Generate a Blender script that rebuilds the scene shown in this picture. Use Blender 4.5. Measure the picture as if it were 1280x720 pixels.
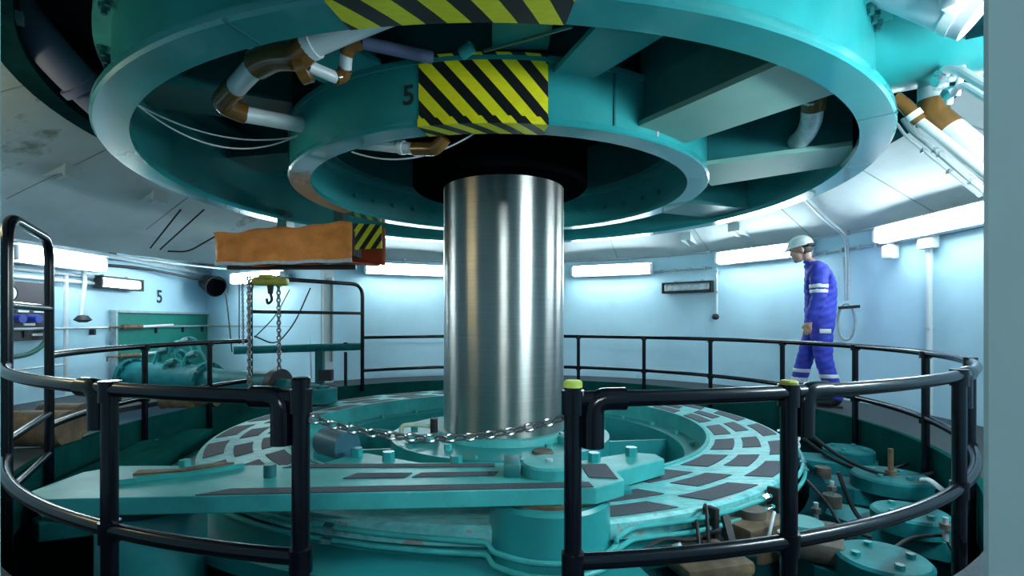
import bpy, bmesh, math, random
from mathutils import Vector, Matrix

random.seed(7)
PI = math.pi
R = math.radians
V = Vector
for o in list(bpy.data.objects):
    bpy.data.objects.remove(o)
SC = bpy.context.scene
COL = SC.collection

# ------------------------------------------------------------------ camera, world, exposure
CX, CY, CZ = 0.10, -4.40, 0.87
cam_d = bpy.data.cameras.new('camera')
cam_d.sensor_width = 36.0
cam_d.lens = 18.0
cam_d.shift_y = 42.0 / 1280.0
cam_d.clip_start = 0.02
cam = bpy.data.objects.new('camera', cam_d)
cam.location = (CX, CY, CZ)
cam.rotation_euler = (R(90), 0, 0)
COL.objects.link(cam)
SC.camera = cam
w = bpy.data.worlds.new('world')
SC.world = w
w.use_nodes = True
w.node_tree.nodes['Background'].inputs[0].default_value = (0.35, 0.55, 0.65, 1)
w.node_tree.nodes['Background'].inputs[1].default_value = 0.10
SC.view_settings.view_transform = 'Standard'
SC.view_settings.look = 'None'
SC.view_settings.exposure = 1.0
SC.view_settings.gamma = 1.0
SC.view_settings.use_curve_mapping = False
LAMP = 19.0            # radiance of the fluorescent diffusers
LAMP_COL = (0.80, 0.97, 1.0)

# ------------------------------------------------------------------ materials
MATS = {}
def mat(name, col, rough=0.5, metal=0.0, var=0.12, scale=6.0, bump=0.0, spec=0.5, coat=0.0, stretch=None, col2=None, thr=None, emit=0.0):
    m = bpy.data.materials.new(name)
    m.use_nodes = True
    nt = m.node_tree
    b = nt.nodes['Principled BSDF']
    b.inputs['Roughness'].default_value = rough
    b.inputs['Metallic'].default_value = metal
    b.inputs['Specular IOR Level'].default_value = spec
    b.inputs['Coat Weight'].default_value = coat
    tc = nt.nodes.new('ShaderNodeTexCoord')
    mp = nt.nodes.new('ShaderNodeMapping')
    if stretch:
        mp.inputs['Scale'].default_value = stretch
    nz = nt.nodes.new('ShaderNodeTexNoise')
    nz.inputs['Scale'].default_value = scale
    nz.inputs['Detail'].default_value = 6
    nz.inputs['Roughness'].default_value = 0.65
    nt.links.new(tc.outputs['Object'], mp.inputs[0])
    nt.links.new(mp.outputs[0], nz.inputs['Vector'])
    rp = nt.nodes.new('ShaderNodeValToRGB')
    lo = [max(0, c * (1 - var)) for c in col]
    hi = [min(1, c * (1 + var)) for c in col]
    rp.color_ramp.elements[0].position = 0.3
    rp.color_ramp.elements[1].position = 0.7
    rp.color_ramp.elements[0].color = (*lo, 1)
    rp.color_ramp.elements[1].color = (*hi, 1)
    if col2:
        e = rp.color_ramp.elements.new(thr or 0.62)
        e.color = (*hi, 1)
        rp.color_ramp.elements[-1].position = min(1.0, (thr or 0.62) + 0.06)
        rp.color_ramp.elements[-1].color = (*col2, 1)
    nt.links.new(nz.outputs['Fac'], rp.inputs[0])
    nt.links.new(rp.outputs[0], b.inputs['Base Color'])
    if bump:
        bp = nt.nodes.new('ShaderNodeBump')
        bp.inputs['Strength'].default_value = bump
        bp.inputs['Distance'].default_value = 0.01
        nt.links.new(nz.outputs['Fac'], bp.inputs['Height'])
        nt.links.new(bp.outputs[0], b.inputs['Normal'])
    MATS[name] = m
    return m

mat('wall', (0.50, 0.755, 0.90), 0.38, var=0.07, scale=1.6, bump=0.05, col2=(0.43, 0.68, 0.82), thr=0.66)
mat('cone', (0.58, 0.65, 0.68), 0.6, var=0.12, scale=1.3, spec=0.3, col2=(0.30, 0.34, 0.32), thr=0.63)
mat('dark_void', (0.006, 0.010, 0.018), 0.8, var=0.3)
mat('floor_grey', (0.05, 0.065, 0.075), 0.7, spec=0.2, var=0.25, scale=40, bump=0.2)
mat('jamb', (0.40, 0.56, 0.60), 0.6, var=0.05, scale=3)
mat('teal', (0.020, 0.270, 0.280), 0.33, var=0.16, scale=2.2, bump=0.03, coat=0.1)
mat('teal_gloss', (0.020, 0.270, 0.285), 0.22, var=0.14, scale=2.2, coat=0.6)
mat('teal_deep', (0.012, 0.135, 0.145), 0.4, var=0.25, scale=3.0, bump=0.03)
mat('teal_light', (0.045, 0.36, 0.36), 0.42, var=0.2, scale=5.0, bump=0.05, spec=0.3, col2=(0.16, 0.42, 0.42), thr=0.64)
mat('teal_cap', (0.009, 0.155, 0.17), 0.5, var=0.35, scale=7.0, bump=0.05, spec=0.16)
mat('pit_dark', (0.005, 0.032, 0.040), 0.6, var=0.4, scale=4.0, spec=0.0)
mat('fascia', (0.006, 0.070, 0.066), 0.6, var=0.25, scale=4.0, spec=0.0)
mat('teal_worn', (0.13, 0.45, 0.46), 0.45, var=0.35, scale=9.0, bump=0.1, stretch=(1, 3, 1), col2=(0.33, 0.29, 0.28), thr=0.60)
mat('arm_grey', (0.18, 0.37, 0.33), 0.5, spec=0.2, var=0.08, scale=2)
mat('door_green', (0.012, 0.20, 0.16), 0.4, var=0.12, scale=4)
mat('grip', (0.055, 0.065, 0.085), 0.75, var=0.2, scale=60, bump=0.3)
mat('black_paint', (0.003, 0.004, 0.009), 0.20, var=0.2, scale=12, bump=0.03, spec=0.38)
mat('black_matt', (0.008, 0.009, 0.012), 0.6, var=0.2, scale=12)
mat('flat_black', (0.0018, 0.0022, 0.003), 0.8, spec=0.0, var=0.3, scale=5)  # near-black without gloss
mat('white_pipe', (0.66, 0.72, 0.76), 0.35, var=0.05)
mat('galv', (0.42, 0.50, 0.54), 0.4, metal=0.3, var=0.15, scale=20)
mat('chrome', (0.75, 0.78, 0.80), 0.2, metal=1.0, var=0.08)
mat('chain_steel', (0.30, 0.30, 0.31), 0.28, metal=0.9, var=0.3, scale=50)
mat('brown', (0.17, 0.075, 0.014), 0.18, var=0.2, scale=6, coat=0.5)
mat('rust', (0.13, 0.085, 0.05), 0.7, var=0.45, scale=9, bump=0.3, col2=(0.26, 0.17, 0.07), thr=0.6)
mat('rust_dark', (0.10, 0.085, 0.07), 0.7, var=0.4, scale=9, bump=0.3)
mat('tarp', (0.86, 0.28, 0.06), 0.6, var=0.22, scale=7, bump=0.5, col2=(0.58, 0.20, 0.05), thr=0.70)
mat('tarp_red', (0.50, 0.07, 0.015), 0.6, var=0.15, scale=6, bump=0.2)
mat('silver', (0.78, 0.80, 0.84), 0.3, metal=0.2, var=0.2, scale=25, bump=0.4)
mat('yellow', (0.72, 0.60, 0.01), 0.45, var=0.12, scale=12)
mat('hook_yellow', (0.34, 0.34, 0.05), 0.45, var=0.25, scale=14)
mat('pale_green', (0.42, 0.52, 0.40), 0.45, var=0.15)
mat('cap_green', (0.50, 0.62, 0.10), 0.4, var=0.2)
mat('cloth_blue', (0.035, 0.050, 0.46), 0.75, var=0.18, scale=9, bump=0.25)
mat('reflective', (0.72, 0.76, 0.82), 0.4, var=0.08)
mat('skin', (0.52, 0.31, 0.25), 0.5, var=0.06, scale=20)
mat('hair', (0.03, 0.022, 0.018), 0.6, var=0.2)
mat('helmet', (0.78, 0.82, 0.84), 0.25, var=0.03, coat=0.4)
mat('blue_knob', (0.03, 0.06, 0.42), 0.4)
mat('panel_dark', (0.035, 0.028, 0.040), 0.5)
mat('white', (0.80, 0.82, 0.84), 0.4, var=0.04)
mat('grey_cover', (0.55, 0.57, 0.66), 0.45, var=0.06, scale=3)
mat('unlit', (0.42, 0.50, 0.55), 0.25, var=0.3, scale=14)
mat('hose_green', (0.02, 0.10, 0.08), 0.4)
mat('ink', (0.010, 0.025, 0.030), 0.6)
mat('grey_duct', (0.11, 0.13, 0.24), 0.6, var=0.15, scale=3)
mat('blue_steel', (0.03, 0.12, 0.17), 0.4, var=0.2, scale=8)
mat('seam_grey', (0.30, 0.34, 0.36), 0.6)
mat('wood_dark', (0.05, 0.05, 0.05), 0.7)

def lamp_mat(name, strength, col=LAMP_COL):
    m = bpy.data.materials.new(name)
    m.use_nodes = True
    b = m.node_tree.nodes['Principled BSDF']
    b.inputs['Base Color'].default_value = (0.8, 0.85, 0.85, 1)
    b.inputs['Emission Color'].default_value = (*col, 1)
    b.inputs['Emission Strength'].default_value = strength
    MATS[name] = m
lamp_mat('tube_on', LAMP)
lamp_mat('tube_strong', LAMP * 3.0)
lamp_mat('jamb_fill_tube', LAMP * 2.3)  # for the added lamp that brightens the door jambs
lamp_mat('warm_fill_tube', LAMP * 0.36, (1.0, 0.80, 0.42))  # for the added lamp that gives the shaft its gold streak

def steel_mat():
    m = bpy.data.materials.new('turned_steel')
    m.use_nodes = True
    nt = m.node_tree
    b = nt.nodes['Principled BSDF']
    b.inputs['Metallic'].default_value = 1.0
    b.inputs['Roughness'].default_value = 0.30
    b.inputs['Anisotropic'].default_value = 0.9
    b.inputs['Anisotropic Rotation'].default_value = 0.25
    tg = nt.nodes.new('ShaderNodeTangent')
    tg.direction_type = 'RADIAL'
    tg.axis = 'Z'
    nt.links.new(tg.outputs[0], b.inputs['Tangent'])
    tc = nt.nodes.new('ShaderNodeTexCoord')
    mp = nt.nodes.new('ShaderNodeMapping')
    mp.inputs['Scale'].default_value = (0.6, 0.6, 26.0)
    nz = nt.nodes.new('ShaderNodeTexNoise')
    nz.inputs['Scale'].default_value = 3.0
    nz.inputs['Detail'].default_value = 5
    nt.links.new(tc.outputs['Object'], mp.inputs[0])
    nt.links.new(mp.outputs[0], nz.inputs['Vector'])
    rp = nt.nodes.new('ShaderNodeValToRGB')
    rp.color_ramp.elements[0].color = (0.32, 0.315, 0.30, 1)
    rp.color_ramp.elements[1].color = (0.47, 0.46, 0.44, 1)
    nt.links.new(nz.outputs['Fac'], rp.inputs[0])
    nt.links.new(rp.outputs[0], b.inputs['Base Color'])
    bp = nt.nodes.new('ShaderNodeBump')
    bp.inputs['Strength'].default_value = 0.04
    bp.inputs['Distance'].default_value = 0.01
    nt.links.new(nz.outputs['Fac'], bp.inputs['Height'])
    nt.links.new(bp.outputs[0], b.inputs['Normal'])
    MATS['turned_steel'] = m
steel_mat()

def hazard_mat(name, period, slant, duty, phase):
    m = bpy.data.materials.new(name)
    m.use_nodes = True
    nt = m.node_tree
    b = nt.nodes['Principled BSDF']
    b.inputs['Roughness'].default_value = 0.4
    uv = nt.nodes.new('ShaderNodeUVMap')
    uv.uv_map = 'UVMap'
    sp = nt.nodes.new('ShaderNodeSeparateXYZ')
    nt.links.new(uv.outputs[0], sp.inputs[0])
    def math_(op, a, bb):
        n = nt.nodes.new('ShaderNodeMath')
        n.operation = op
        for k, x in enumerate((a, bb)):
            if isinstance(x, (int, float)):
                n.inputs[k].default_value = x
            else:
                nt.links.new(x, n.inputs[k])
        return n.outputs[0]
    t = math_('MULTIPLY', sp.outputs[1], slant)
    t = math_('SUBTRACT', sp.outputs[0], t)
    t = math_('DIVIDE', t, period)
    t = math_('ADD', t, 50.0 + phase)
    t = math_('FRACT', t, 0.0)
    t = math_('LESS_THAN', t, duty)
    nz = nt.nodes.new('ShaderNodeTexNoise')
    nz.inputs['Scale'].default_value = 14
    rp = nt.nodes.new('ShaderNodeValToRGB')
    rp.color_ramp.elements[0].color = (0.66, 0.60, 0.006, 1)
    rp.color_ramp.elements[1].color = (0.88, 0.80, 0.015, 1)
    nt.links.new(nz.outputs['Fac'], rp.inputs[0])
    mx = nt.nodes.new('ShaderNodeMix')
    mx.data_type = 'RGBA'
    nt.links.new(t, mx.inputs[0])
    mx.inputs[6].default_value = (0.006, 0.007, 0.008, 1)
    nt.links.new(rp.outputs[0], mx.inputs[7])
    nt.links.new(mx.outputs[2], b.inputs['Base Color'])
    MATS[name] = m
hazard_mat('hazard', 0.158, 0.90, 0.52, 0.30)
hazard_mat('hazard_big', 0.172, 0.55, 0.53, 0.15)
hazard_mat('hazard_small', 0.12, 0.7, 0.5, 0.0)

# ------------------------------------------------------------------ mesh helpers
def origin(o):
    p = V((0, 0, 0))
    while o is not None:
        p += o.location
        o = o.parent
    return p

class MB:
    def __init__(self):
        self.v, self.f, self.uv = [], [], {}
    def add(self, vs, fs):
        n = len(self.v)
        self.v += [V(x) for x in vs]
        self.f += [tuple(i + n for i in f) for f in fs]
        return self
    def box(self, c, s, rz=0.0, m=None):
        c = V(c)
        M = m or Matrix.Rotation(rz, 3, 'Z')
        vs = [c + M @ V((x * s[0] / 2, y * s[1] / 2, z * s[2] / 2)) for x in (-1, 1) for y in (-1, 1) for z in (-1, 1)]
        return self.add(vs, [(0, 1, 3, 2), (4, 6, 7, 5), (0, 4, 5, 1), (2, 3, 7, 6), (0, 2, 6, 4), (1, 5, 7, 3)])
    def bbox(self, c, s, bev, rz=0.0):
        bm = bmesh.new()
        bmesh.ops.create_cube(bm, size=1)
        for v in bm.verts:
            v.co = V((v.co.x * s[0], v.co.y * s[1], v.co.z * s[2]))
        bmesh.ops.bevel(bm, geom=bm.edges[:], offset=bev, segments=2, affect='EDGES', profile=0.5)
        M = Matrix.Translation(V(c)) @ Matrix.Rotation(rz, 4, 'Z')
        return self.bm(bm, M)
    def bm(self, bm, M=None):
        bm.verts.index_update()
        vs = [(M @ v.co) if M else v.co.copy() for v in bm.verts]
        fs = [tuple(v.index for v in f.verts) for f in bm.faces]
        bm.free()
        return self.add(vs, fs)
    def bar(self, p, q, wd, h, up=(0, 0, 1)):
        p, q = V(p), V(q)
        x = (q - p)
        L = x.length
        x.normalize()
        y = V(up).cross(x).normalized()
        z = x.cross(y)
        M = Matrix((x, y, z)).transposed()
        return self.box((p + q) / 2, (L, wd, h), m=M)
    def tube(self, pts, r, n=10, closed=False, radii=None):
        pts = [V(p) for p in pts]
        m = len(pts)
        T = []
        for i in range(m):
            a = pts[(i - 1) % m] if (closed or i > 0) else pts[i]
            b = pts[(i + 1) % m] if (closed or i < m - 1) else pts[i]
            T.append((b - a).normalized())
        ref = V((0, 0, 1)) if abs(T[0].z) < 0.9 else V((1, 0, 0))
        N = (ref - T[0] * ref.dot(T[0])).normalized()
        vs = []
        for i in range(m):
            N = (N - T[i] * N.dot(T[i])).normalized()
            B = T[i].cross(N)
            rr = radii[i] if radii else r
            for k in range(n):
                a = 2 * PI * k / n
                vs.append(pts[i] + (N * math.cos(a) + B * math.sin(a)) * rr)
        fs = []
        for i in range(m if closed else m - 1):
            j = (i + 1) % m
            for k in range(n):
                l = (k + 1) % n
                fs.append((i * n + k, i * n + l, j * n + l, j * n + k))
        if not closed:
            fs.append(tuple(range(n))[::-1])
            fs.append(tuple((m - 1) * n + k for k in range(n)))
        return self.add(vs, fs)
    def lathe(self, prof, c=(0, 0, 0), seg=32, a0=0.0, a1=2 * PI, m=None, closed_profile=False):
        c = V(c)
        full = abs(a1 - a0 - 2 * PI) < 1e-6
        k = seg if full else seg + 1
        vs = []
        for i in range(k):
            a = a0 + (a1 - a0) * i / seg
            for (r, z) in prof:
                p = V((r * math.cos(a), r * math.sin(a), z))
                vs.append(c + ((m @ p) if m else p))
        n = len(prof)
        fs = []
        for i in range(seg):
            j = (i + 1) % k
            for t in range(n if closed_profile else n - 1):
                u = (t + 1) % n
                fs.append((i * n + t, j * n + t, j * n + u, i * n + u))
        if closed_profile and not full:
            fs.append(tuple(range(n)))
            fs.append(tuple((k - 1) * n + t for t in range(n))[::-1])
        return self.add(vs, fs)
    def cyl(self, p, q, r, n=16, r2=None):
        return self.tube([p, q], r, n, radii=[r, r2 if r2 is not None else r])
    def sector(self, r0, r1, z0, z1, a0=0.0, a1=2 * PI, seg=64, c=(0, 0, 0)):
        return self.lathe([(r0, z0), (r1, z0), (r1, z1), (r0, z1)], c, seg, a0, a1, closed_profile=True)
    def prism(self, poly, z0, z1):
        n = len(poly)
        vs = [(x, y, z0) for x, y in poly] + [(x, y, z1) for x, y in poly]
        fs = [tuple(range(n))[::-1], tuple(range(n, 2 * n))]
        for i in range(n):
            j = (i + 1) % n
            fs.append((i, j, n + j, n + i))
        return self.add(vs, fs)
    def bolt(self, c, r, h, axis='Z'):
        pts = [(r * math.cos(k * PI / 3), r * math.sin(k * PI / 3)) for k in range(6)]
        c = V(c)
        n = len(self.v)
        self.prism(pts, 0, h)
        for i in range(n, len(self.v)):
            self.v[i] += c
        return self
    def build(self, name, m, parent=None, smooth=35, local=False, bev=0.0):
        me = bpy.data.meshes.new(name)
        if parent is not None:
            off = V((0, 0, 0)) if local else origin(parent)
        else:
            xs = [v.x for v in self.v]; ys = [v.y for v in self.v]; zs = [v.z for v in self.v]
            off = V(((min(xs) + max(xs)) / 2, (min(ys) + max(ys)) / 2, min(zs)))
            if local:
                off = V((0, 0, 0))
        me.from_pydata([v - off for v in self.v], [], self.f)
        if self.uv:
            l = me.uv_layers.new(name='UVMap')
            for lp in me.loops:
                l.data[lp.index].uv = self.uv[lp.vertex_index]
        me.materials.append(MATS[m])
        bm = bmesh.new()
        bm.from_mesh(me)
        bmesh.ops.recalc_face_normals(bm, faces=bm.faces)
        bm.to_mesh(me)
        bm.free()
        if smooth:
            me.polygons.foreach_set('use_smooth', [True] * len(me.polygons))
            me.set_sharp_from_angle(angle=R(smooth))
        o = bpy.data.objects.new(name, me)
        COL.objects.link(o)
        if parent is not None:
            o.parent = parent
        else:
            o.location = off
        if bev:
            b = o.modifiers.new('bevel', 'BEVEL')
            b.width = bev
            b.segments = 2
            b.limit_method = 'ANGLE'
        return o

def tag(o, label=None, cat=None, group=None, kind=None):
    if label: o['label'] = label
    if cat: o['category'] = cat
    if group: o['group'] = group
    if kind: o['kind'] = kind
    return o
def thing(name, label, cat, loc=(0, 0, 0), rz=0.0, group=None):
    o = bpy.data.objects.new(name, None)
    o.empty_display_size = 0.1
    o.location = loc
    o.rotation_euler = (0, 0, rz)
    COL.objects.link(o)
    return tag(o, label, cat, group)
def struct(mb, name, m, parent=None, **k):
    o = mb.build(name, m, parent, **k)
    if parent is None:
        o['kind'] = 'structure'
    return o
def children(o):
    return [c for c in COL.objects if c.parent == o]
def copy_tree(o, parent=None):
    c = o.copy()
    COL.objects.link(c)
    c.parent = parent
    for ch in children(o):
        copy_tree(ch, c)
    return c

def at(px, py, d):
    """the point seen at photo pixel px,py at depth d metres"""
    return V((CX + (px - 640) / 640 * d, CY + d, CZ + (402 - py) / 640 * d))
def ring_pt(px, rad, far=True, z=None):
    s = (px - 640) / 640
    a, b, c = s * s + 1, 2 * (s * CX + CY), CX * CX + CY * CY - rad * rad
    q = math.sqrt(max(0, b * b - 4 * a * c))
    d = (-b + (q if far else -q)) / (2 * a)
    p = V((CX + s * d, CY + d, 0))
    if z is not None: p.z = z
    return p
def az(p): return math.atan2(p.y, p.x)
def pol(r, a, z=0.0): return V((r * math.cos(a), r * math.sin(a), z))
def fillet(pts, r, n=5):
    pts = [V(p) for p in pts]
    out = [pts[0]]
    for i in range(1, len(pts) - 1):
        a, b, c = pts[i - 1], pts[i], pts[i + 1]
        u, v = (a - b), (c - b)
        k = min(r, u.length * 0.45, v.length * 0.45)
        p, q = b + u.normalized() * k, b + v.normalized() * k
        for t in range(n + 1):
            s = t / n
            out.append(p * (1 - s) ** 2 + b * 2 * s * (1 - s) + q * s * s)
    out.append(pts[-1])
    return out
def sag(p, q, dz, n=10):
    p, q = V(p), V(q)
    return [p.lerp(q, i / n) - V((0, 0, dz * 4 * (i / n) * (1 - i / n))) for i in range(n + 1)]
def arc(r, z, a0, a1, n):
    return [pol(r, a0 + (a1 - a0) * i / n, z) for i in range(n + 1)]

# ------------------------------------------------------------------ setting: walls, cone, floors
WR = 4.0
WZ = 1.85
A0 = R(131.5)                                   # corner where the round wall meets the niche
def wall_arc(name, a0, a1, seg):
    return struct(MB().sector(WR, WR + 0.25, -0.3, 2.0, a0, a1, seg), name, 'wall')
wall_arc('wall_back', R(45), A0, 28)
wall_arc('wall_right', R(-81.8), R(45), 40)
wall_arc('wall_left', R(195), R(264.8), 24)
n = MB()
n.box((-5.2, 1.75, 0.7), (0.2, 5.7, 2.8))
struct(n, 'wall_left', 'wall', smooth=0)
n = MB()
n.bar((-5.12, 4.42, 0.7), (-2.55, 2.93, 0.7), 0.2, 2.8)
struct(n, 'wall_back', 'wall', smooth=0)
n = MB()
n.bar((-5.2, -1.1, 0.7), (-3.86, -1.05, 0.7), 0.2, 2.8)
struct(n, 'wall_left', 'wall', smooth=0)
n = MB()
n.prism([(-5.3, -1.2), (-3.9, -1.2), (-4.25, 0), (-4.2, 1.4), (-2.7, 3.1), (-5.2, 4.6)], 1.84, 1.94)
struct(n, 'ceiling', 'cone', smooth=0)
# shallow steel cone over the walkway, reaching a bit lower over the niche
k = 0.54
n = MB()
n.lathe([(3.10, WZ + k * 0.9), (4.06, WZ - k * 0.06), (4.06, WZ + 0.03), (3.10, WZ + k * 0.9 + 0.06)], seg=128, closed_profile=True)
struct(n, 'ceiling', 'cone')
n = MB()
n.lathe([(4.06, WZ - k * 0.06), (4.42, WZ - k * 0.42), (4.42, WZ - k * 0.42 + 0.05), (4.06, WZ)], seg=24, a0=R(136), a1=R(195), closed_profile=True)
struct(n, 'ceiling', 'cone')
n = MB()
n.sector(3.02, 3.10, WZ + k * 0.9 - 0.02, 2.62, seg=96)
n.sector(3.00, 3.13, WZ + k * 0.9 - 0.05, WZ + k * 0.9 - 0.02, seg=96)
n.sector(2.98, 3.12, 2.60, 2.64, seg=96)
struct(n, 'trim_1', 'pit_dark')
for a in (205, 211, 217, 223, 229, 330, 338):
    b = MB()
    p = pol(3.0, R(a), WZ + k * 0.9 + 0.07)
    b.box(p, (0.03, 0.06, 0.05), R(a))
    b.build('clip', 'galv', bpy.data.objects['trim_1'])
n = MB()
n.lathe([(3.9, 2.45), (3.9, 3.5)], seg=48)
n.lathe([(0.3, 3.5), (3.9, 3.5)], seg=48)
struct(n, 'ceiling', 'dark_void')
# walkway
n = MB()
n.sector(3.10, 4.0, -0.05, 0.0, R(195), R(195 + 360 - 63), 96)
n.prism([(-5.1, -1.0), (-3.87, -1.03), (-4.0, 0), (-3.7, 1.5), (-2.65, 3.0), (-5.1, 4.4)], -0.05, 0.0)
struct(n, 'floor', 'floor_grey')
n = MB()
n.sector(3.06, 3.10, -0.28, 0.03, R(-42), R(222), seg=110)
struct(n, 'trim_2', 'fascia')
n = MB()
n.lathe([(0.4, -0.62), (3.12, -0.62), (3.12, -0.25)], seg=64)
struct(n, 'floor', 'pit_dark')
# doorway the camera stands in
n = MB()
n.box((0.71, -4.20, 0.9), (0.40, 0.505, 3.2))
struct(n, 'trim_3', 'jamb', smooth=0, bev=0.012)
n = MB()
n.box((-0.55, -4.20, 0.9), (0.41, 0.505, 3.2))
struct(n, 'trim_4', 'jamb', smooth=0, bev=0.012)
n = MB()
n.box((0.1, -4.2, 2.6), (1.7, 0.5, 0.6))
struct(n, 'trim_5', 'jamb', smooth=0)
# hatch door in the niche
n = MB()
n.box((-5.08, 3.26, 0.5), (0.05, 2.02, 0.98))
door = struct(n, 'door_1', 'door_green', smooth=0)
n = MB()
n.box((-5.06, 3.26, 1.005), (0.09, 2.10, 0.03))
n.box((-5.06, 2.23, 0.5), (0.09, 0.03, 1.0))
n.box((-5.06, 4.29, 0.5), (0.09, 0.03, 1.0))
n.build('door_frame', 'galv', door, smooth=0)
for z, y0 in ((0.80, 2.1), (0.42, 2.05)):
    g = MB()
    g.tube([(-5.0, y0, z - 0.05), (-5.0, y0, z), (-5.0, y0 + 0.25, z)], 0.012, 8)
    g.tube([(-5.0, y0 + 0.2, z), (-5.0, y0 + 0.55, z)], 0.03, 8)
    rod = g.build('latch_rod', 'rust', door)
    g = MB()
    g.tube([(-5.0, y0 + 0.55, z), (-5.0, y0 + 1.2, z + 0.02)], 0.018, 8)
    g.build('rod_tip', 'white', rod)
def number(txt, loc, rot, size, name, parent):
    c = bpy.data.curves.new(name, 'FONT')
    c.body = txt
    c.size = size
    c.align_x = 'CENTER'
    c.align_y = 'CENTER'
    c.extrude = 0.0008
    c.offset = size * 0.022
    c.materials.append(MATS['ink'])
    o = bpy.data.objects.new(name, c)
    COL.objects.link(o)
    me = bpy.data.meshes.new_from_object(o.evaluated_get(bpy.context.evaluated_depsgraph_get()))
    bpy.data.objects.remove(o)
    o = bpy.data.objects.new(name, me)
    COL.objects.link(o)
    o.parent = parent
    o.location = V(loc) - origin(parent)
    o.rotation_euler = rot
    return o
lw = bpy.data.objects['wall_left.001']
number('5', (-5.097, 3.15, 1.23), (R(90), 0, R(90)), 0.26, 'painted_number', lw)
number('3', (-5.097, 0.88, 0.50), (R(90), 0, R(90)), 0.14, 'painted_number', lw)
# gusset brackets under the cone
cone = bpy.data.objects['ceiling.001']
def cone_z(r): return WZ + k * (4.0 - r)
for a in range(-20, 220, 20):
    g = MB(); g.bar(pol(3.12, R(a + 4), cone_z(3.12) - .001), pol(3.98, R(a + 4), cone_z(3.98) - .001), 0.010, 0.006)
    g.build('seam', 'seam_grey', cone, smooth=0)
for px, py, sz in ((862, 300, .15), (925, 290, .15), (75, 215, .10), (190, 248, .10), (560, 318, .12)):
    best = None
    for t in range(200):
        d = 2.2 + t * 0.03
        p = at(px, py, d)
        r = math.hypot(p.x, p.y)
        if p.z >= cone_z(r) - 0.02 and d > 3.0:
            best = p
            break
    if best is None: continue
    a = az(best); r = math.hypot(best.x, best.y)
    g = MB()
    t = V((-math.sin(a), math.cos(a), 0))
    for s in (-1, 1):
        p0, p1, p2 = pol(r - sz, a, cone_z(r - sz)), pol(r + sz, a, cone_z(r + sz)), pol(r - sz * .8, a, cone_z(r - sz) - sz * .75)
        off = t * s * 0.06
        th = t * 0.006
        g.add([p0 + off - th, p1 + off - th, p2 + off - th, p0 + off + th, p1 + off + th, p2 + off + th], [(0, 1, 2), (5, 4, 3), (0, 3, 4, 1), (1, 4, 5, 2), (2, 5, 3, 0)])
    g.box(pol(r - sz * .9, a, cone_z(r - sz) - 0.05), (0.02, 0.16, 0.1), a)
    g.build('bracket', 'cone', cone, smooth=0)

# ------------------------------------------------------------------ fluorescent lamps (they light the pit)
def lamp(c, nrm, L, label, h=0.15, cat='lamp', on='tube_on', frame='galv', grp=None, deep=0.07, so=0.12):
    t = thing('fluorescent_lamp', label, cat, c, math.atan2(nrm[1], nrm[0]) - PI / 2, grp)
    g = MB(); g.bbox((0, so / 2, 0), (L * 0.98, so, h * 1.12), 0.008); g.build('housing', frame, t, local=True)
    g = MB(); g.bbox((0, so + deep / 2, 0), (L * 0.94, deep, h), min(h, deep) * 0.35); g.build('diffuser', on, t, local=True)
    for s in (-1, 1):
        g = MB(); g.bbox((s * L * 0.485, so + 0.02, 0), (L * 0.035, 0.085, h * 0.92), 0.012); g.build('end_cap', 'white', t, local=True)
    g = MB(); g.box((0, (so + deep) * .5, h * .57), (L, so + deep * .9, 0.012)); g.build('hood', 'galv', t, local=True)
    for s in (-1, 1):
        g = MB(); g.box((s * L * 0.3, -0.005, h * 0.55), (0.03, 0.05, 0.1)); g.build('bracket', 'galv', t, local=True)
    return t
def wall_lamp(px, z, L, label, **kw):
    p = ring_pt(px, WR - 0.06, True, z)
    return lamp(p, (-p.x, -p.y), L, label, **kw)
wall_lamp(766, 1.66, 1.25, 'lit fluorescent lamp on the back wall just right of the shaft')
wall_lamp(958, 1.72, 1.25, 'lit fluorescent lamp on the wall behind the worker\'s helmet')
wall_lamp(1180, 1.73, 1.25, 'lit fluorescent lamp on the right wall near the door jamb')
wall_lamp(505, 1.67, 1.25, 'lit fluorescent lamp on the back wall just left of the shaft')
lamp((-3.67, 3.41, 1.53), (-0.502, -0.865), 1.25, 'lit fluorescent lamp behind the yellow hook block under the orange tarpaulin')
lamp((-4.99, 1.25, 1.56), (1, 0), 1.15, 'lit fluorescent lamp above the gauge panel on the left wall', h=0.17)
def framed(c, nrm, on, label):
    t = lamp(c, nrm, 0.66, label, h=0.10, on=on, frame='black_matt', deep=0.05, so=0.04)
    g = MB()
    for s in (-1, 1):
        g.box((0, 0.06, s * 0.068), (0.72, 0.10, 0.02))
        g.box((s * 0.352, 0.06, 0), (0.02, 0.10, 0.15))
    g.build('rim', 'black_matt', t, local=True)
    return t
framed((-5.05, 2.25, 1.36), (1, 0), 'tube_on', 'small lit lamp in a black frame left of the painted number 5')
p = ring_pt(861, WR - 0.03, True, 1.36)
framed(p, (-p.x, -p.y), 'unlit', 'small unlit lamp in a black frame on the right back wall')
# near-side lamps out of view: right one inferred from the light, warm one added
for a, l, on in ((-50, 'lit fluorescent lamp on the near wall to the right of the doorway', 'tube_strong'), (-146, 'added dim warm lamp on the near wall to the left of the doorway, out of view', 'warm_fill_tube')):
    p = pol(WR - 0.06, R(a), 1.66)
    lamp(p, (-p.x, -p.y), 1.25, l, on=on)
lamp((0.1, -6.1, 1.9), (0.0, 1), 1.25, 'added unseen fill lamp behind the doorway, brightening the jambs', on='jamb_fill_tube')  # unseen lamp added behind the camera to lift the dark jambs

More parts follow.
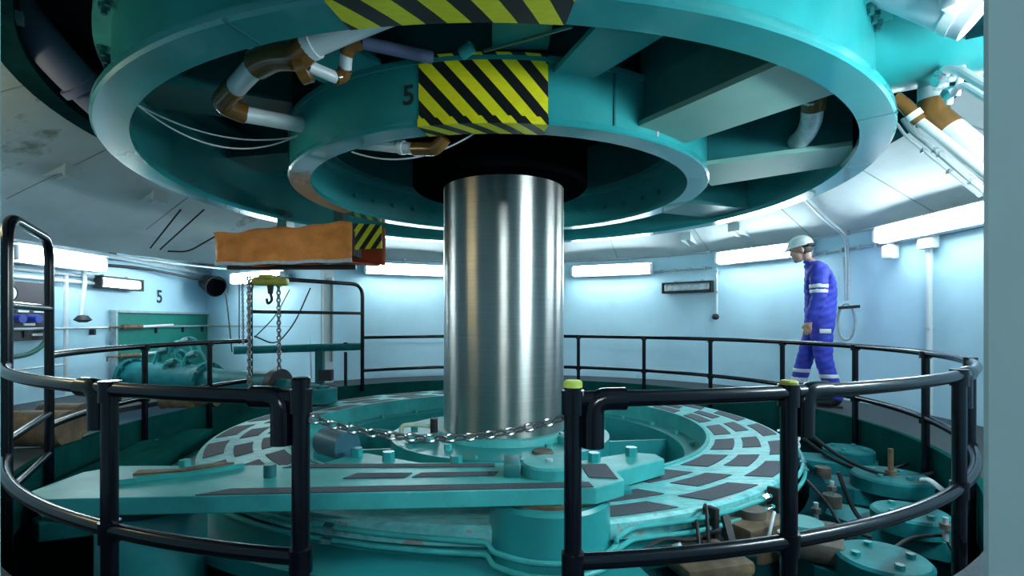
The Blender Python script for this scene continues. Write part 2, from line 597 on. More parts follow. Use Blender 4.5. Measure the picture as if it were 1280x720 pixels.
# ------------------------------------------------------------------ generator bracket above: outer ring, inner ring, arms
ZO, ZI = 1.95, 1.93
ring = thing('bracket_ring', 'huge teal steel ring with radial arms hanging overhead around the shaft', 'machine ring', (-0.02, 0, ZO))
def rbuild(g, name, m, **kw):
    return g.build(name, m, ring, **kw)
n = MB()
n.lathe([(2.555, ZO), (2.715, ZO), (2.727, ZO + 0.012), (2.727, ZO + 0.045), (2.555, ZO + 0.045)], seg=160, closed_profile=True)
rbuild(n, 'bottom_flange', 'teal_gloss')
n = MB()
n.sector(2.60, 2.635, ZO + 0.045, 3.35, seg=160)
rbuild(n, 'outer_wall', 'teal')
n = MB()
n.tube(arc(2.639, ZO + 0.052, 0, 2 * PI * 0.995, 140), 0.011, 6, closed=True)
rbuild(n, 'weld_bead', 'teal_light')
n = MB()
n.sector(2.40, 2.60, ZO + 0.62, ZO + 0.66, seg=96)
rbuild(n, 'stiffening_web', 'teal_deep')
n = MB()
n.lathe([(2.60, 2.43), (2.715, 2.43), (2.715, 2.475), (2.60, 2.475)], seg=128, closed_profile=True)
uf = rbuild(n, 'upper_flange', 'teal_light')
src = None
for a0 in range(0, 360, 15):
    for da in (0, 2.1, 4.2):
        if src is None:
            g = MB(); g.lathe([(0, -.05), (.014, -.05), (.014, -.022)], seg=8); g.lathe([(.014, -.022), (.026, -.022), (.026, 0)], seg=6); ob = src = g.build('flange_bolt', 'teal_deep', uf, local=True)
        else:
            ob = src.copy(); COL.objects.link(ob)
        ob.location = pol(2.665, R(a0 + da), 2.43 - ZO)
# inner ring
IR = 1.676
n = MB()
n.lathe([(1.52, ZI), (IR - 0.01, ZI), (IR, ZI + 0.01), (IR, ZI + 0.035), (1.52, ZI + 0.035)], seg=128, closed_profile=True)
rbuild(n, 'inner_bottom_flange', 'teal_gloss')
n = MB()
n.sector(1.62, 1.66, ZI + 0.035, 2.27, seg=128)
rbuild(n, 'inner_wall', 'teal')
n = MB()
n.sector(1.50, 1.675, 2.27, 2.30, seg=128)
rbuild(n, 'inner_top_flange', 'teal')
n = MB()
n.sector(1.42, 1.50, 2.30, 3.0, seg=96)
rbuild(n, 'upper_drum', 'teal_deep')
for i in range(40):
    a = 2 * PI * i / 40
    g = MB(); g.bolt((0, 0, 0), 0.022, 0.035)
    if i == 0:
        pb = g.build('flange_bolt', 'teal', ring, local=True); fb = pb
    else:
        pb = fb.copy(); COL.objects.link(pb)
    pb.location = pol(1.585, a, 2.30 - ZO)
for a in (-66, 114, -156, 24):
    g = MB(); g.box(pol(1.664, R(a), 2.115), (0.01, 0.012, 0.31), R(a)); rbuild(g, 'seam', 'teal_deep')
for a in (-40, -110, 140):
    g = MB(); g.box(pol(2.645, R(a), ZO + .0015), (0.175, 0.008, 0.006), R(a)); rbuild(g, 'seam', 'teal_deep', smooth=0)
# small bolts on the far inside of the inner wall
for i in range(16):
    a = R(20 + i * 9)
    g = MB(); g.cyl(pol(1.62, a, 2.12), pol(1.585, a, 2.12), 0.022, 6); rbuild(g, 'wall_bolt', 'teal')
# radial arms: I sections with a pale grey-green bottom plate
def arm(a_in, a_out, w_in, w_out, z, m):
    pi, po = pol(1.64, a_in), pol(2.58, a_out)
    d = (po - pi).normalized()
    t = V((-d.y, d.x, 0))
    n = MB()
    n.prism([tuple((pi - t * w_in / 2).xy), tuple((po - t * w_out / 2).xy), tuple((po + t * w_out / 2).xy), tuple((pi + t * w_in / 2).xy)], z, z + 0.03)
    pl = rbuild(n, 'arm_plate', m, smooth=0)
    for s in (-1, 1):
        g = MB()
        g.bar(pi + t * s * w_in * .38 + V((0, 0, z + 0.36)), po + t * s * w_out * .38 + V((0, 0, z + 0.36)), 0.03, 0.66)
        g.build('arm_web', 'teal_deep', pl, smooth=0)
arm(R(-52), R(-53.5), 0.46, 0.52, 2.0, 'arm_grey')
arm(R(-14), R(-21), 0.62, 0.46, 2.0, 'arm_grey')
for a in (22, 58, 94, 130, 166, 202):
    arm(R(a), R(a), 0.45, 0.5, 2.0 if a == 22 else 2.40, 'teal_deep')
arm(R(-120), R(-121), 0.45, 0.5, 2.30, 'teal')
arm(R(-85), R(-86), 0.30, 0.30, 2.34, 'teal')
# a sloped gusset and a rod between the rings at the front
n = MB()
n.bar(at(605, 64, 2.55), at(715, 33, 2.1), 0.012, 0.012)
rbuild(n, 'tie_rod', 'teal_deep')
n = MB()
n.cyl(at(577, 68, 2.55), at(590, 58, 2.52), 0.03, 12)
rbuild(n, 'rod_socket', 'teal')
n = MB()
n.prism([(0.66, -2.52), (1.05, -2.35), (0.55, -1.55), (0.32, -1.60)], 2.22, 2.25)
rbuild(n, 'gusset_plate', 'teal', smooth=0)
# hazard paint, as thin skins over the ring
def hazard(name, m, steps, a0, a1, seg=24):
    """steps: list of (r, z) along the outline, uv v runs along it"""
    g = MB()
    L = [0.0]
    for i in range(1, len(steps)):
        L.append(L[-1] + math.dist(steps[i - 1], steps[i]))
    nn = len(steps)
    for i in range(seg + 1):
        a = a0 + (a1 - a0) * i / seg
        for j, (r, z) in enumerate(steps):
            g.uv[len(g.v)] = ((a - a0) * steps[0][0], L[j])
            g.v.append(pol(r, a, z))
    for i in range(seg):
        for j in range(nn - 1):
            g.f.append((i * nn + j, (i + 1) * nn + j, (i + 1) * nn + j + 1, i * nn + j + 1))
    return rbuild(g, name, m)
e = 0.004
hazard('hazard_marking', 'hazard', [(1.675 + e, 2.305), (1.66 + e, 2.26), (1.66 + e, ZI + 0.04), (IR + e, ZI + 0.036), (IR + e, ZI - e), (1.522, ZI - e)], R(-90 - 14.2), R(-90 + 10.2))
hazard('hazard_marking', 'hazard_big', [(2.635 + e, 2.42), (2.635 + e, ZO + 0.05), (2.727 + e, ZO + 0.045), (2.727 + e, ZO - e), (2.557, ZO - e)], R(-90 - 11.2), R(-90 + 6.6))
number('5', pol(1.664, R(-106.3), 2.105), (R(90), 0, R(-16.3)), 0.15, 'painted_number', ring)
# black hub plate above the shaft
n = MB()
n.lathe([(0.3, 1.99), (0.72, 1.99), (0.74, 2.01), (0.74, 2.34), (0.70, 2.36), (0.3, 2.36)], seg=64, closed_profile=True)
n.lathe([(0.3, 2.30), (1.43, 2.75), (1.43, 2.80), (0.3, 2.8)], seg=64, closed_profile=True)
rbuild(n, 'hub_plate', 'flat_black')
# stub arm that carries the ring on the right
dr = V((math.cos(R(-33)), math.sin(R(-33)), 0))
n = MB()
n.tube([dr * 2.60 + V((0.02, 0, 2.60)), dr * 3.16 + V((0.02, 0, 2.60))], 0.40, 40)
st = rbuild(n, 'support_arm', 'teal')
for a in (152,):
    dl = V((math.cos(R(a)), math.sin(R(a)), 0))
    n = MB(); n.tube([dl * 2.66 + V((0, 0, 2.6)), dl * 3.16 + V((0, 0, 2.6))], 0.40, 32)
    rbuild(n, 'support_arm', 'teal')

# ------------------------------------------------------------------ shaft
n = MB()
n.lathe([(0.0, -0.06), (0.50, -0.06), (0.512, -0.05), (0.512, 2.02), (0.0, 2.02)], (0.03, 0, 0), seg=96)
o = n.build('shaft', 'turned_steel')
tag(o, 'thick turned steel shaft standing upright in the middle of the pit', 'shaft')

# ------------------------------------------------------------------ turbine cover
disc = thing('operating_ring', 'wide flat worn teal ring with dark grip strips around the shaft', 'machine ring', (0, 0, -0.10))
n = MB()
n.lathe([(1.68, -0.10), (2.20, -0.10), (2.23, -0.085), (2.23, -0.015), (2.215, 0.0), (1.68, 0.0)], seg=128, closed_profile=True)
n.build('ring_plate', 'teal_worn', disc)
n = MB()
n.lathe([(1.655, -0.16), (1.68, -0.16), (1.68, 0.012), (1.655, 0.012)], seg=128, closed_profile=True)
n.build('inner_lip', 'teal_light', disc)
n = MB()
n.lathe([(2.228, -0.30), (2.15, -0.30), (2.15, -0.1), (2.228, -0.1)], seg=128, closed_profile=True)
n.build('skirt', 'teal', disc)
for (r0, r1, off, wd) in ((1.715, 1.845, 0, 11.0), (1.90, 2.015, 5.5, 9.5), (2.07, 2.19, 2.0, 11.0)):
    src = None
    for i in range(22):
        a = i * 360 / 22 + off
        if 246 < a % 360 < 280: continue
        if src is None:
            g = MB()
            a1 = R(wd)
            m = 6
            for j in range(m + 1):
                t = j / m
                sk = 0.010
                for (rr, zz) in ((r0, 0.0005), (r1, 0.0005), (r1, 0.005), (r0, 0.005)):
                    g.v.append(pol(rr, a1 * t + (rr - r0) * 0.35, zz + 0.10))
            for j in range(m):
                for q in range(4):
                    u = (q + 1) % 4
                    g.f.append((j * 4 + q, j * 4 + 4 + q, j * 4 + 4 + u, j * 4 + u))
            g.f.append((0, 1, 2, 3)); g.f.append((m * 4 + 3, m * 4 + 2, m * 4 + 1, m * 4))
            ob = g.build('grip_strip', 'grip', disc, local=True, smooth=0)
            src = ob
        else:
            ob = src.copy(); COL.objects.link(ob)
        ob.rotation_euler = (0, 0, R(a))
for i in range(24):                              # bolts on the inner ledge
    a = 2 * PI * (i + 0.5) / 24
    g = MB(); g.bolt((0, 0, 0), 0.024, 0.03)
    if i == 0: bo = b0 = g.build('ledge_bolt', 'teal_light', disc, local=True)
    else: bo = b0.copy(); COL.objects.link(bo)
    bo.location = pol(1.59, a, -0.14 + 0.10)

cover = thing('head_cover', 'teal turbine cover with deep ribs sunk inside the striped ring', 'machine cover', (0, 0, -0.6))
n = MB()
n.lathe([(1.50, -0.60), (1.56, -0.60), (1.56, -0.18), (1.655, -0.18), (1.655, -0.14), (1.50, -0.14)], seg=96, closed_profile=True)
n.build('inner_wall', 'teal', cover)
n = MB()
n.lathe([(0.86, -0.60), (0.89, -0.60), (0.92, -0.10), (0.92, -0.075), (0.57, -0.075), (0.57, -0.60)], seg=80, closed_profile=True)
cv = n.build('centre_cover', 'teal', cover)
n = MB()
n.lathe([(0.515, -0.08), (0.585, -0.08), (0.575, -0.03), (0.565, -0.02), (0.515, -0.02)], (0.03, 0, 0), seg=80, closed_profile=True)
n.build('collar', 'teal_light', cover)
for i in range(18):
    a = 2 * PI * i / 18
    g = MB(); g.bolt((0, 0, 0), 0.014 if i % 3 else 0.03, 0.02 if i % 3 else 0.05)
    ob = g.build('cover_bolt', 'teal_light', cv, local=True)
    ob.location = pol(0.87 if i % 3 else 0.74, a, -0.078 + 0.6)
for i in range(10):
    a = R(i * 36 + 8)
    n = MB()
    n.bar(pol(0.89, a, -0.40), pol(1.52, a, -0.40), 0.035, 0.42)
    n.build('rib', 'teal', cover, smooth=0)
n = MB()
n.sector(2.10, 2.48, -0.20, -0.13, R(190), R(285), seg=48)
n.build('outer_flange', 'teal', cover)
n = MB()
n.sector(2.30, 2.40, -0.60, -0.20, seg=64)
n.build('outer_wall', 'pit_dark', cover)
for px, py, d, r, L in ((420, 556, 3.05, 0.075, 0.16),):
    n = MB()
    p = at(px, py, d)
    n.cyl(p + V((-0.1, 0.1, 0)), p + V((0.09, -0.06, 0)), 0.085, 20)
    tag(n.build('hydraulic_cylinder', 'blue_steel'), 'short blue grey cylinder lying inside the left edge of the striped ring', 'cylinder')

# sensor box and round instrument on the centre cover
t = thing('sensor_bracket', 'pale bracket box lying on the centre cover left of the shaft', 'bracket', at(498, 548, 3.9))
n = MB()
p0, p1 = V((-0.72, -0.42, -0.055)), V((-0.50, -0.30, -0.055))
n.bar(p0 + V((0, 0, .02)), p1 + V((0, 0, .02)), 0.10, 0.05)
n.build('base', 'teal_light', t, smooth=0)
n = MB()
n.tube(fillet([(-0.76, -0.45, -0.05), (-0.76, -0.42, 0.06), (-0.68, -0.36, 0.06), (-0.52, -0.30, 0.03)], 0.03), 0.018, 8)
n.build('hoop', 'pale_green', t)
n = MB(); n.cyl((-0.52, -0.33, -0.03), (-0.52, -0.33, 0.10), 0.03, 10); n.build('probe', 'black_matt', t)
t = thing('inspection_cover', 'round riveted inspection cover with a white hose right of the shaft', 'cover', (0.62, -0.34, -0.07))
n = MB(); n.lathe([(0, 0.05), (0.16, 0.05), (0.17, 0.035), (0.17, 0.0), (0, 0)], (0.62, -0.34, -0.075), seg=32); n.build('lid', 'teal_light', t)
for i in range(8):
    g = MB(); g.bolt(V((0.62, -0.34, -0.025)) + pol(0.135, i * PI / 4), 0.014, 0.016); g.build('lid_bolt', 'teal_deep', t)
n = MB(); n.tube([V((0.62, -0.34, 0.0)) + pol(0.155, R(-150 + i * 10), 0.0 + 0.002 * i) for i in range(24)], 0.011, 8); n.build('hose', 'white_pipe', t)
n = MB(); n.lathe([(0, 0.02), (0.07, 0.02), (0.08, 0), (0, 0)], (0.32, -0.72, -0.073), seg=24)
tag(n.build('blanking_cap', 'rust_dark'), 'small brown blanking cap in front of the shaft foot', 'cap')

# ------------------------------------------------------------------ front link plate and what carries it
ZP = 0.20
link = thing('link_plate', 'long pointed teal link plate with dark grip strips across the front', 'machine link', (-0.6, -2.2, 0.13))
n = MB()
n.prism([(-1.67, -2.47), (0.44, -2.335), (0.575, -2.235), (0.56, -1.98), (-1.72, -2.02), (-1.81, -2.12), (-1.80, -2.38)], 0.132, ZP)
n.build('plate', 'teal_light', link, smooth=0, bev=0.004)
def strip(poly, z=ZP, par=link, m='grip', h=0.004, name='grip_strip'):
    return MB().prism(poly, z + 0.0005, z + h).build(name, m, par, smooth=0)
strip([(-1.12, -2.43), (0.43, -2.332), (0.42, -2.27), (-1.02, -2.355)])
strip([(-0.62, -2.22), (-0.36, -2.205), (-0.34, -2.14), (-0.58, -2.145)])
strip([(-0.33, -2.203), (0.02, -2.18), (0.04, -2.12), (-0.30, -2.138)])
strip([(-0.95, -2.06), (0.02, -2.045), (0.02, -1.99), (-0.90, -2.005)])
strip([(0.43, -2.20), (0.55, -2.225), (0.54, -2.0), (0.42, -2.0)])
t = MB(); t.lathe([(0, 0.05), (0.115, 0.05), (0.125, 0.04), (0.125, 0.0), (0, 0)], (0.265, -2.13, ZP + 0.001), seg=40)
pc = t.build('pin_cap', 'teal_light', link)
g = MB(); g.bolt((0.265, -2.13, ZP + 0.05), 0.018, 0.012); g.build('pin_bolt', 'galv', pc)
g = MB(); g.bbox((0.10, -2.13, ZP + 0.03), (0.07, 0.16, 0.06), 0.008); g.build('stop_block', 'teal_deep', link)
g = MB(); g.cyl((-0.945, -2.19, ZP), (-0.945, -2.19, ZP + 0.055), 0.026, 14); g.build('pin', 'teal_deep', link)
g = MB(); g.prism([(-1.52, -2.30), (-1.25, -2.16), (-1.13, -2.05), (-1.30, -2.05), (-1.50, -2.16)], ZP, ZP + 0.02)
pad = g.build('lug_pad', 'teal_light', link, smooth=0)
g = MB(); g.prism([(-1.52, -2.18), (-1.36, -2.16), (-1.24, -2.06), (-1.17, -2.06), (-1.32, -2.19), (-1.50, -2.24)], ZP + 0.02, ZP + 0.028); g.build('rust_patch', 'rust', pad, smooth=0)
g = MB(); g.bolt((-1.37, -2.10, ZP + 0.02), 0.025, 0.03); g.build('pad_bolt', 'teal_light', pad)
# bar behind it
lugs = thing('lug_bar', 'teal bar with hexagon bolts behind the link plate in front of the shaft', 'machine bar', (0, -1.6, 0.06))
n = MB()
n.prism([(-0.92, -1.62), (-0.80, -1.42), (-0.74, -1.42), (-0.40, -1.62), (0.40, -1.62), (0.80, -1.40), (0.93, -1.44), (0.95, -1.55), (0.55, -1.85), (-0.6, -1.85)], 0.015, 0.105)
n.build('bar', 'teal_light', lugs, smooth=0, bev=0.006)
for x, y in ((-0.78, -1.50), (-0.58, -1.58), (0.55, -1.60), (0.78, -1.48), (-0.2, -1.66)):
    g = MB(); g.bolt((x, y, 0.105), 0.034, 0.05); g.build('lug_bolt', 'teal', lugs)
for x in (-0.6, 0.6):
    g = MB(); g.box((x, -1.75, 0.01), (0.2, 0.18, 0.03)); g.build('foot', 'teal', lugs)
# hubs under both ends of the link plate
t = thing('pivot_hub', 'large teal pivot hub under the right end of the link plate', 'hub', (0.265, -2.14, -0.15))
n = MB(); n.lathe([(0, -0.13), (0.27, -0.13), (0.262, 0.10), (0.25, 0.115), (0, 0.115)], (0.265, -2.14, 0), seg=48); n.build('body', 'teal', t)
n = MB(); n.lathe([(0, 0.115), (0.22, 0.115), (0.22, 0.131), (0, 0.131)], (0.265, -2.14, 0), seg=40); n.build('bearing', 'rust', t)
t = thing('pivot_hub', 'dark blue green pivot drum under the left end of the link plate', 'hub', (-1.44, -2.2, -0.5))
n = MB(); n.lathe([(0, -0.5), (0.2, -0.5), (0.2, 0.05), (0.18, 0.08), (0, 0.08)], (-1.44, -2.2, 0), seg=40); n.build('body', 'teal', t)
n = MB(); n.lathe([(0, 0.08), (0.12, 0.08), (0.12, 0.131), (0, 0.131)], (-1.44, -2.2, 0), seg=30); n.build('bearing', 'teal_deep', t)
n = MB(); n.box((-0.4, -2.78, -0.42), (2.6, 0.30, 0.1))
tag(n.build('floor_beam', 'teal_deep', smooth=0), 'dark teal beam lying on the pit bottom below the link plate', 'beam')

# oil pipes round the front of the ring
def oil_pipe(z, rz, hubz, label):
    pts = [pol(rz, R(a), z) for a in range(232, 252, 4)]
    hub = V((0.265, -2.14, 0))
    pts += [pol(rz, R(258), z), pol(rz + 0.01, R(264), z), V((0.0, -2.30, z))]
    pts += [V((0.02, -2.33, hubz))] + [hub + pol(0.30, R(a), hubz) for a in range(-130, -24, 15)]
    pts += [hub + pol(0.30, R(-28), z + 0.005), hub + pol(0.36, R(-2), z)]
    pts += [pol(rz, R(a), z) for a in range(-66, -8, 4)]
    n = MB(); n.tube(fillet(pts, 0.05, 3), 0.0115, 10)
    t = thing('oil_pipe', label, 'pipe', pol(rz, R(-50), z))
    n.build('tube', 'teal_light', t)
    for a in (-52, -30, 252):
        g = MB(); q = pol(rz, R(a), z); tt = V((-math.sin(R(a)), math.cos(R(a)), 0)) * 0.025
        g.cyl(q - tt, q + tt, 0.022, 6); g.build('fitting', 'chrome', t)
    return t
oil_pipe(-0.035, 2.262, -0.06, 'upper of two teal oil pipes round the rim of the striped ring')
oil_pipe(-0.085, 2.275, -0.115, 'lower of two teal oil pipes round the rim of the striped ring')
for a, l in ((-63, 'black pipe clamp holding both oil pipes near the pivot hub'), (-50, 'black pipe clamp holding both oil pipes beside the black hoses')):
    g = MB(); p = pol(2.27, R(a), -0.06)
    g.bbox(p, (0.06, 0.03, 0.14), 0.006, R(a)); g.box(p + V((0, 0, -0.09)), (0.08, 0.06, 0.05), R(a))
    tag(g.build('pipe_clamp', 'black_matt'), l, 'clamp')
n = MB()
for z in (0.0, -0.06):
    a0 = pol(2.24, R(-8), z)
    n.tube(fillet([a0, a0 + V((0.13, -0.02, 0.02)), a0 + V((0.15, -0.06, -0.05)), a0 + V((0.02, -0.16, -0.09))], 0.03), 0.009, 8)
tag(n.build('pipe_loop', 'white_pipe'), 'thin white double pipe loop at the right rim of the striped ring', 'pipe')
hs = [((838, 646), (880, 690), .05), ((858, 640), (885, 700), -.02), ((835, 658), (870, 690), .04), ((880, 640), (886, 688), -.10), ((866, 655), (874, 680), -.06)]
for i, ((x0, y0), (x1, y1), s) in enumerate(hs):
    n = MB(); n.tube(sag(at(x0, y0, 2.42), at(x1, y1, 2.25), s), 0.008, 8)
    tag(n.build('hose', 'black_matt'), ['thin black hose farthest left between the pipe clamp and the brown box', 'thin black hose in the middle of those below the ring rim', 'thin black hose curling low beside the black pipe clamp', 'thin black hose arching from the upper oil pipe fitting', 'short thin black hose right under the lower oil pipe'][i], 'hose', 'thin black hoses below the right rim of the ring')

# ------------------------------------------------------------------ guide vane levers
def lever(name='guide_vane_lever', cr=0.178):
    t = thing(name, '', 'lever')
    n = MB(); n.prism([(2.30, 0.10), (2.42, 0.13), (2.95, 0.02), (3.0, -0.12), (2.92, -0.24), (2.55, -0.22), (2.32, -0.08)], -0.22, -0.12)
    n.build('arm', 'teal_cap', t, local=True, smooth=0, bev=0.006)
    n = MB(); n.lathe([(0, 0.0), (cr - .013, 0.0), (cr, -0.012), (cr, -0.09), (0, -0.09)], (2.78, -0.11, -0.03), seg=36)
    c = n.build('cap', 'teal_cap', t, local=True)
    for i in range(4):
        g = MB(); g.bolt(V((2.78, -0.11, -0.03)) + pol(0.11, R(45 + 90 * i)), 0.018, 0.016); g.build('cap_bolt', 'teal', c, local=True)
    n = MB(); n.cyl((2.42, 0.02, -0.12), (2.42, 0.02, -0.05), 0.05, 16); n.build('link_pin', 'rust_dark', t, local=True)
    return t
proto = lever()
big = lever(cr=0.225)
spots = [(-20, 'guide vane lever with round cap, farthest back of the levers at right'), (-35.3, 'guide vane lever with round cap, second from the back at right'),
         (-50.5, 'guide vane lever with round cap at the bottom right near the rail'), (-65.5, 'guide vane lever with round cap under the near right rail'),
         (-5, 'guide vane lever in shadow below the right walkway edge'), (200, 'guide vane lever in the dark left of the striped ring'),
         (213.5, 'guide vane lever in the dark behind the point of the link plate'), (186.5, 'guide vane lever in the dark below the left walkway edge')]
for i, (a, l) in enumerate(spots):
    o = big if i == 0 else proto if i == 1 else copy_tree(proto)
    o.rotation_euler = (0, 0, R(a))
    tag(o, l, 'lever', 'guide vane levers around the turbine cover')
    o.location = (0, 0, -0.10)
# threaded pin on the far cap, white elbow and the brown block
c0 = pol(math.hypot(2.78, .11), R(-20) - math.atan2(.11, 2.78), -0.13)
n = MB(); n.cyl(c0, c0 + V((0, 0, 0.17)), 0.016, 8); n.cyl(c0 + V((0, 0, 0.0)), c0 + V((0, 0, 0.03)), 0.035, 6)
tag(n.build('threaded_rod', 'rust'), 'rusty threaded rod standing on the round cap at right', 'rod')
n = MB(); n.tube(fillet([at(1152, 600, 2.9), at(1162, 600, 2.85), at(1190, 622, 2.7)], 0.1), 0.014, 8)
tag(n.build('elbow_pipe', 'white_pipe'), 'short white bent pipe below the right walkway', 'pipe')
t = thing('valve_block', 'rusty brown valve block below the right rim of the striped ring', 'valve', at(936, 690, 2.45))
b0_ = at(938, 668, 2.5)
n = MB(); n.bbox(b0_, (0.30, 0.26, 0.18), 0.02, R(25)); n.build('block', 'rust', t)
n = MB(); n.cyl(b0_ + V((0, 0, .09)), b0_ + V((0, 0, .13)), 0.07, 16); n.build('dome', 'rust_dark', t)
n = MB(); n.bar(at(906, 645, 2.3), at(918, 690, 2.2), 0.03, 0.03); n.build('stay', 'black_matt', t)
n = MB(); n.cyl(at(968, 640, 2.4), at(957, 688, 2.25), 0.007, 8); n.build('tube', 'white_pipe', t)
t = thing('junction_box', 'brown cable junction box with hose ends just above the near lower rail', 'box', at(880, 715, 2.2))
b0_ = at(880, 700, 2.2)
n = MB(); n.bbox(b0_, (0.32, 0.26, 0.06), 0.02, R(15)); n.build('box', 'rust', t)
for x in (-.1, 0, .09):
    n = MB(); n.cyl(b0_ + V((x, -.02, .02)), b0_ + V((x * 1.2, .0, .07)), 0.02, 10); n.build('gland', 'galv', t)
t = thing('servo_block', 'dark grey block with a round cover by the third near post', 'block', at(1010, 690, 2.2))
b0_ = at(1003, 672, 2.45)
n = MB(); n.bbox(b0_, (0.34, 0.34, 0.10), 0.03, R(-30)); n.build('block', 'rust_dark', t)
n = MB(); n.lathe([(0, .03), (.09, .03), (.1, 0), (0, 0)], b0_ + V((0, 0, .05)), seg=24); n.build('cover', 'teal_light', t)
for i, (x0, y0, x1, y1, d) in enumerate(((1010, 540, 1150, 570, 3.3), (1005, 548, 1120, 560, 3.4), (1048, 590, 1100, 650, 2.85))):
    n = MB(); n.tube(sag(at(x0, y0, d), [pol(3.05, R(-20), -.12), pol(3.05, R(-13), -.16), at(1104, 654, 2.72)][i], 0.12, 16), 0.012, 8)
    tag(n.build('cable', 'black_matt'), ['long black cable sagging just below the right walkway edge', 'shorter black cable sagging under the long one at right', 'black cable running down over the big round cap at right'][i], 'cable', 'black cables among the levers at right')

# small fittings and extra cables between the levers
for i, (x, y, d, l) in enumerate(((1040, 612, 3.0, 'small grey stud with a nut left of the big round cap'), (1062, 668, 2.6, 'small grey stud with a nut below the big round cap'), (1182, 660, 2.4, 'small grey stud with a nut at the right end of the levers'), (1020, 640, 2.7, 'small grey stud with a nut just right of the third near post'))):
    q = at(x, y, d)
    t = thing('stud', l, 'stud', q)
    g = MB(); g.cyl(q - V((0, 0, .06)), q + V((0, 0, .05)), .012, 8); g.build('shank', 'galv', t)
    g = MB(); g.bolt(q - V((0, 0, .005)), .026, .025); g.build('nut', 'rust_dark', t)
for pts, l in (([at(1008, 600, 2.9), at(1034, 628, 2.8), at(1052, 660, 2.6), at(1090, 672, 2.5)], 'black cable winding along the lever plates beside the third near post'),
               ([at(1100, 700, 2.25), at(1135, 672, 2.4), at(1180, 668, 2.45), at(1192, 690, 2.4)], 'black cable crossing between the two nearest round caps'),
               ([at(800, 690, 2.15), at(830, 672, 2.25), at(862, 676, 2.25), at(900, 662, 2.35)], 'black cable lying along the brown junction box')):
    n = MB(); n.tube(fillet(pts, .12), .009, 8)
    tag(n.build('cable', 'black_matt'), l, 'cable')

# ------------------------------------------------------------------ railings
RR, ZT, ZM, TR = 3.03, 0.66, 0.222, 0.0225
def post_at(g_parent, a, z0, z1, block=0, rad=RR, cap=None):
    p = pol(rad, a)
    n = MB(); n.cyl(p + V((0, 0, z0)), p + V((0, 0, z1)), 0.024, 16)
    q = n.build('post', 'black_paint', g_parent)
    if block:
        t = V((-math.sin(a), math.cos(a), 0))
        n = MB()
        b = p + t * 0.055 * block
        n.tube(fillet([b + V((0, 0, ZT - 0.13)), b + V((0, 0, ZT - 0.0)), b + t * 0.09 * block + V((0, 0, ZT))], 0.05), 0.031, 14)
        n.build('elbow', 'black_paint', g_parent)
    if cap:
        n = MB(); n.lathe([(0, .006), (.020, .005), (.026, .0), (.026, -.014), (.024, -.014)], p + V((0, 0, z1 + .002)), seg=20)
        n.build('post_cap', cap, q)
    return q
def railing(label, a0, a1, posts, seg):
    t = thing('railing', label, 'railing', pol(RR, (a0 + a1) / 2, 0))
    for nm, z in (('top_rail', ZT), ('mid_rail', ZM)):
        n = MB(); n.tube(arc(RR, z, a0, a1, seg), TR, 14); n.build(nm, 'black_paint', t)
    for (a, blk, top, cap) in posts:
        post_at(t, a, -0.62 if math.sin(a) < -0.35 else -0.35, top, blk, cap=cap)
        for z in (ZT, ZM):
            if math.sin(a) > -0.35:
                n = MB(); n.cyl(pol(RR, a, z - 0.035), pol(RR, a, z + 0.012), 0.036, 10); n.build('joint', 'black_paint', t)
            else:
                n = MB(); n.cyl(pol(RR, a, z - 0.04), pol(RR, a, z + 0.025), 0.031, 14); n.build('joint', 'black_paint', t)
    return t
aN = lambda px: az(ring_pt(px, RR, False))
aF = lambda px: az(ring_pt(px, RR, True))
a_hoopL0, a_hoopL1 = az(V((-2.32, -1.96, 0))), az(V((-2.77, -1.22, 0)))
TP = 2 * PI
railing('curved black tube railing in the near left foreground', TP + aN(375), TP + a_hoopL0,
        [(TP + aN(376), -1, ZT + 0.05, 'black_paint'), (TP + aN(137), -1, ZT + 0.01, None)], 28)
posts = [(aN(716), 1, ZT + 0.045, 'cap_green'), (aN(986), 1, ZT + 0.03, 'hook_yellow'), (aN(1199), 1, ZT, None)]
posts += [(aF(x), 0, ZT, None) for x in (1213, 1157, 1069, 978, 888, 805, 723)]
railing('long black tube railing curving from the near right foreground round behind the shaft', aN(716), aF(453), posts, 110)
railing('short black tube railing at left in front of the green hatch', TP + a_hoopL1, aF(312),
        [(aF(181), 0, ZT, None), (aF(262), 0, ZT, None)], 30)
def hoop(aa, ab, zt, zb, bars, label):
    t = thing('railing_gate', label, 'railing gate', pol(RR, (aa + ab) / 2, 0))
    pa, pb = pol(RR, aa), pol(RR, ab)
    n = MB(); n.tube(fillet([pa + V((0, 0, zb)), pa + V((0, 0, zt)), pb + V((0, 0, zt)), pb + V((0, 0, zb))], 0.16, 6), 0.025, 14)
    n.build('frame', 'black_paint', t)
    for z in bars:
        n = MB(); n.cyl(pa + V((0, 0, z)), pb + V((0, 0, z)), 0.02, 12); n.build('bar', 'black_paint', t)
    return t
hoop(a_hoopL0, a_hoopL1, 1.38, -0.4, (0.95, 0.30, 0.05), 'tall black tube gate frame at the left edge beside the gauge panel')
hoop(aF(453), aF(313), 1.36, -0.05, (0.98,), 'tall black tube gate frame at the back left under the orange tarpaulin')

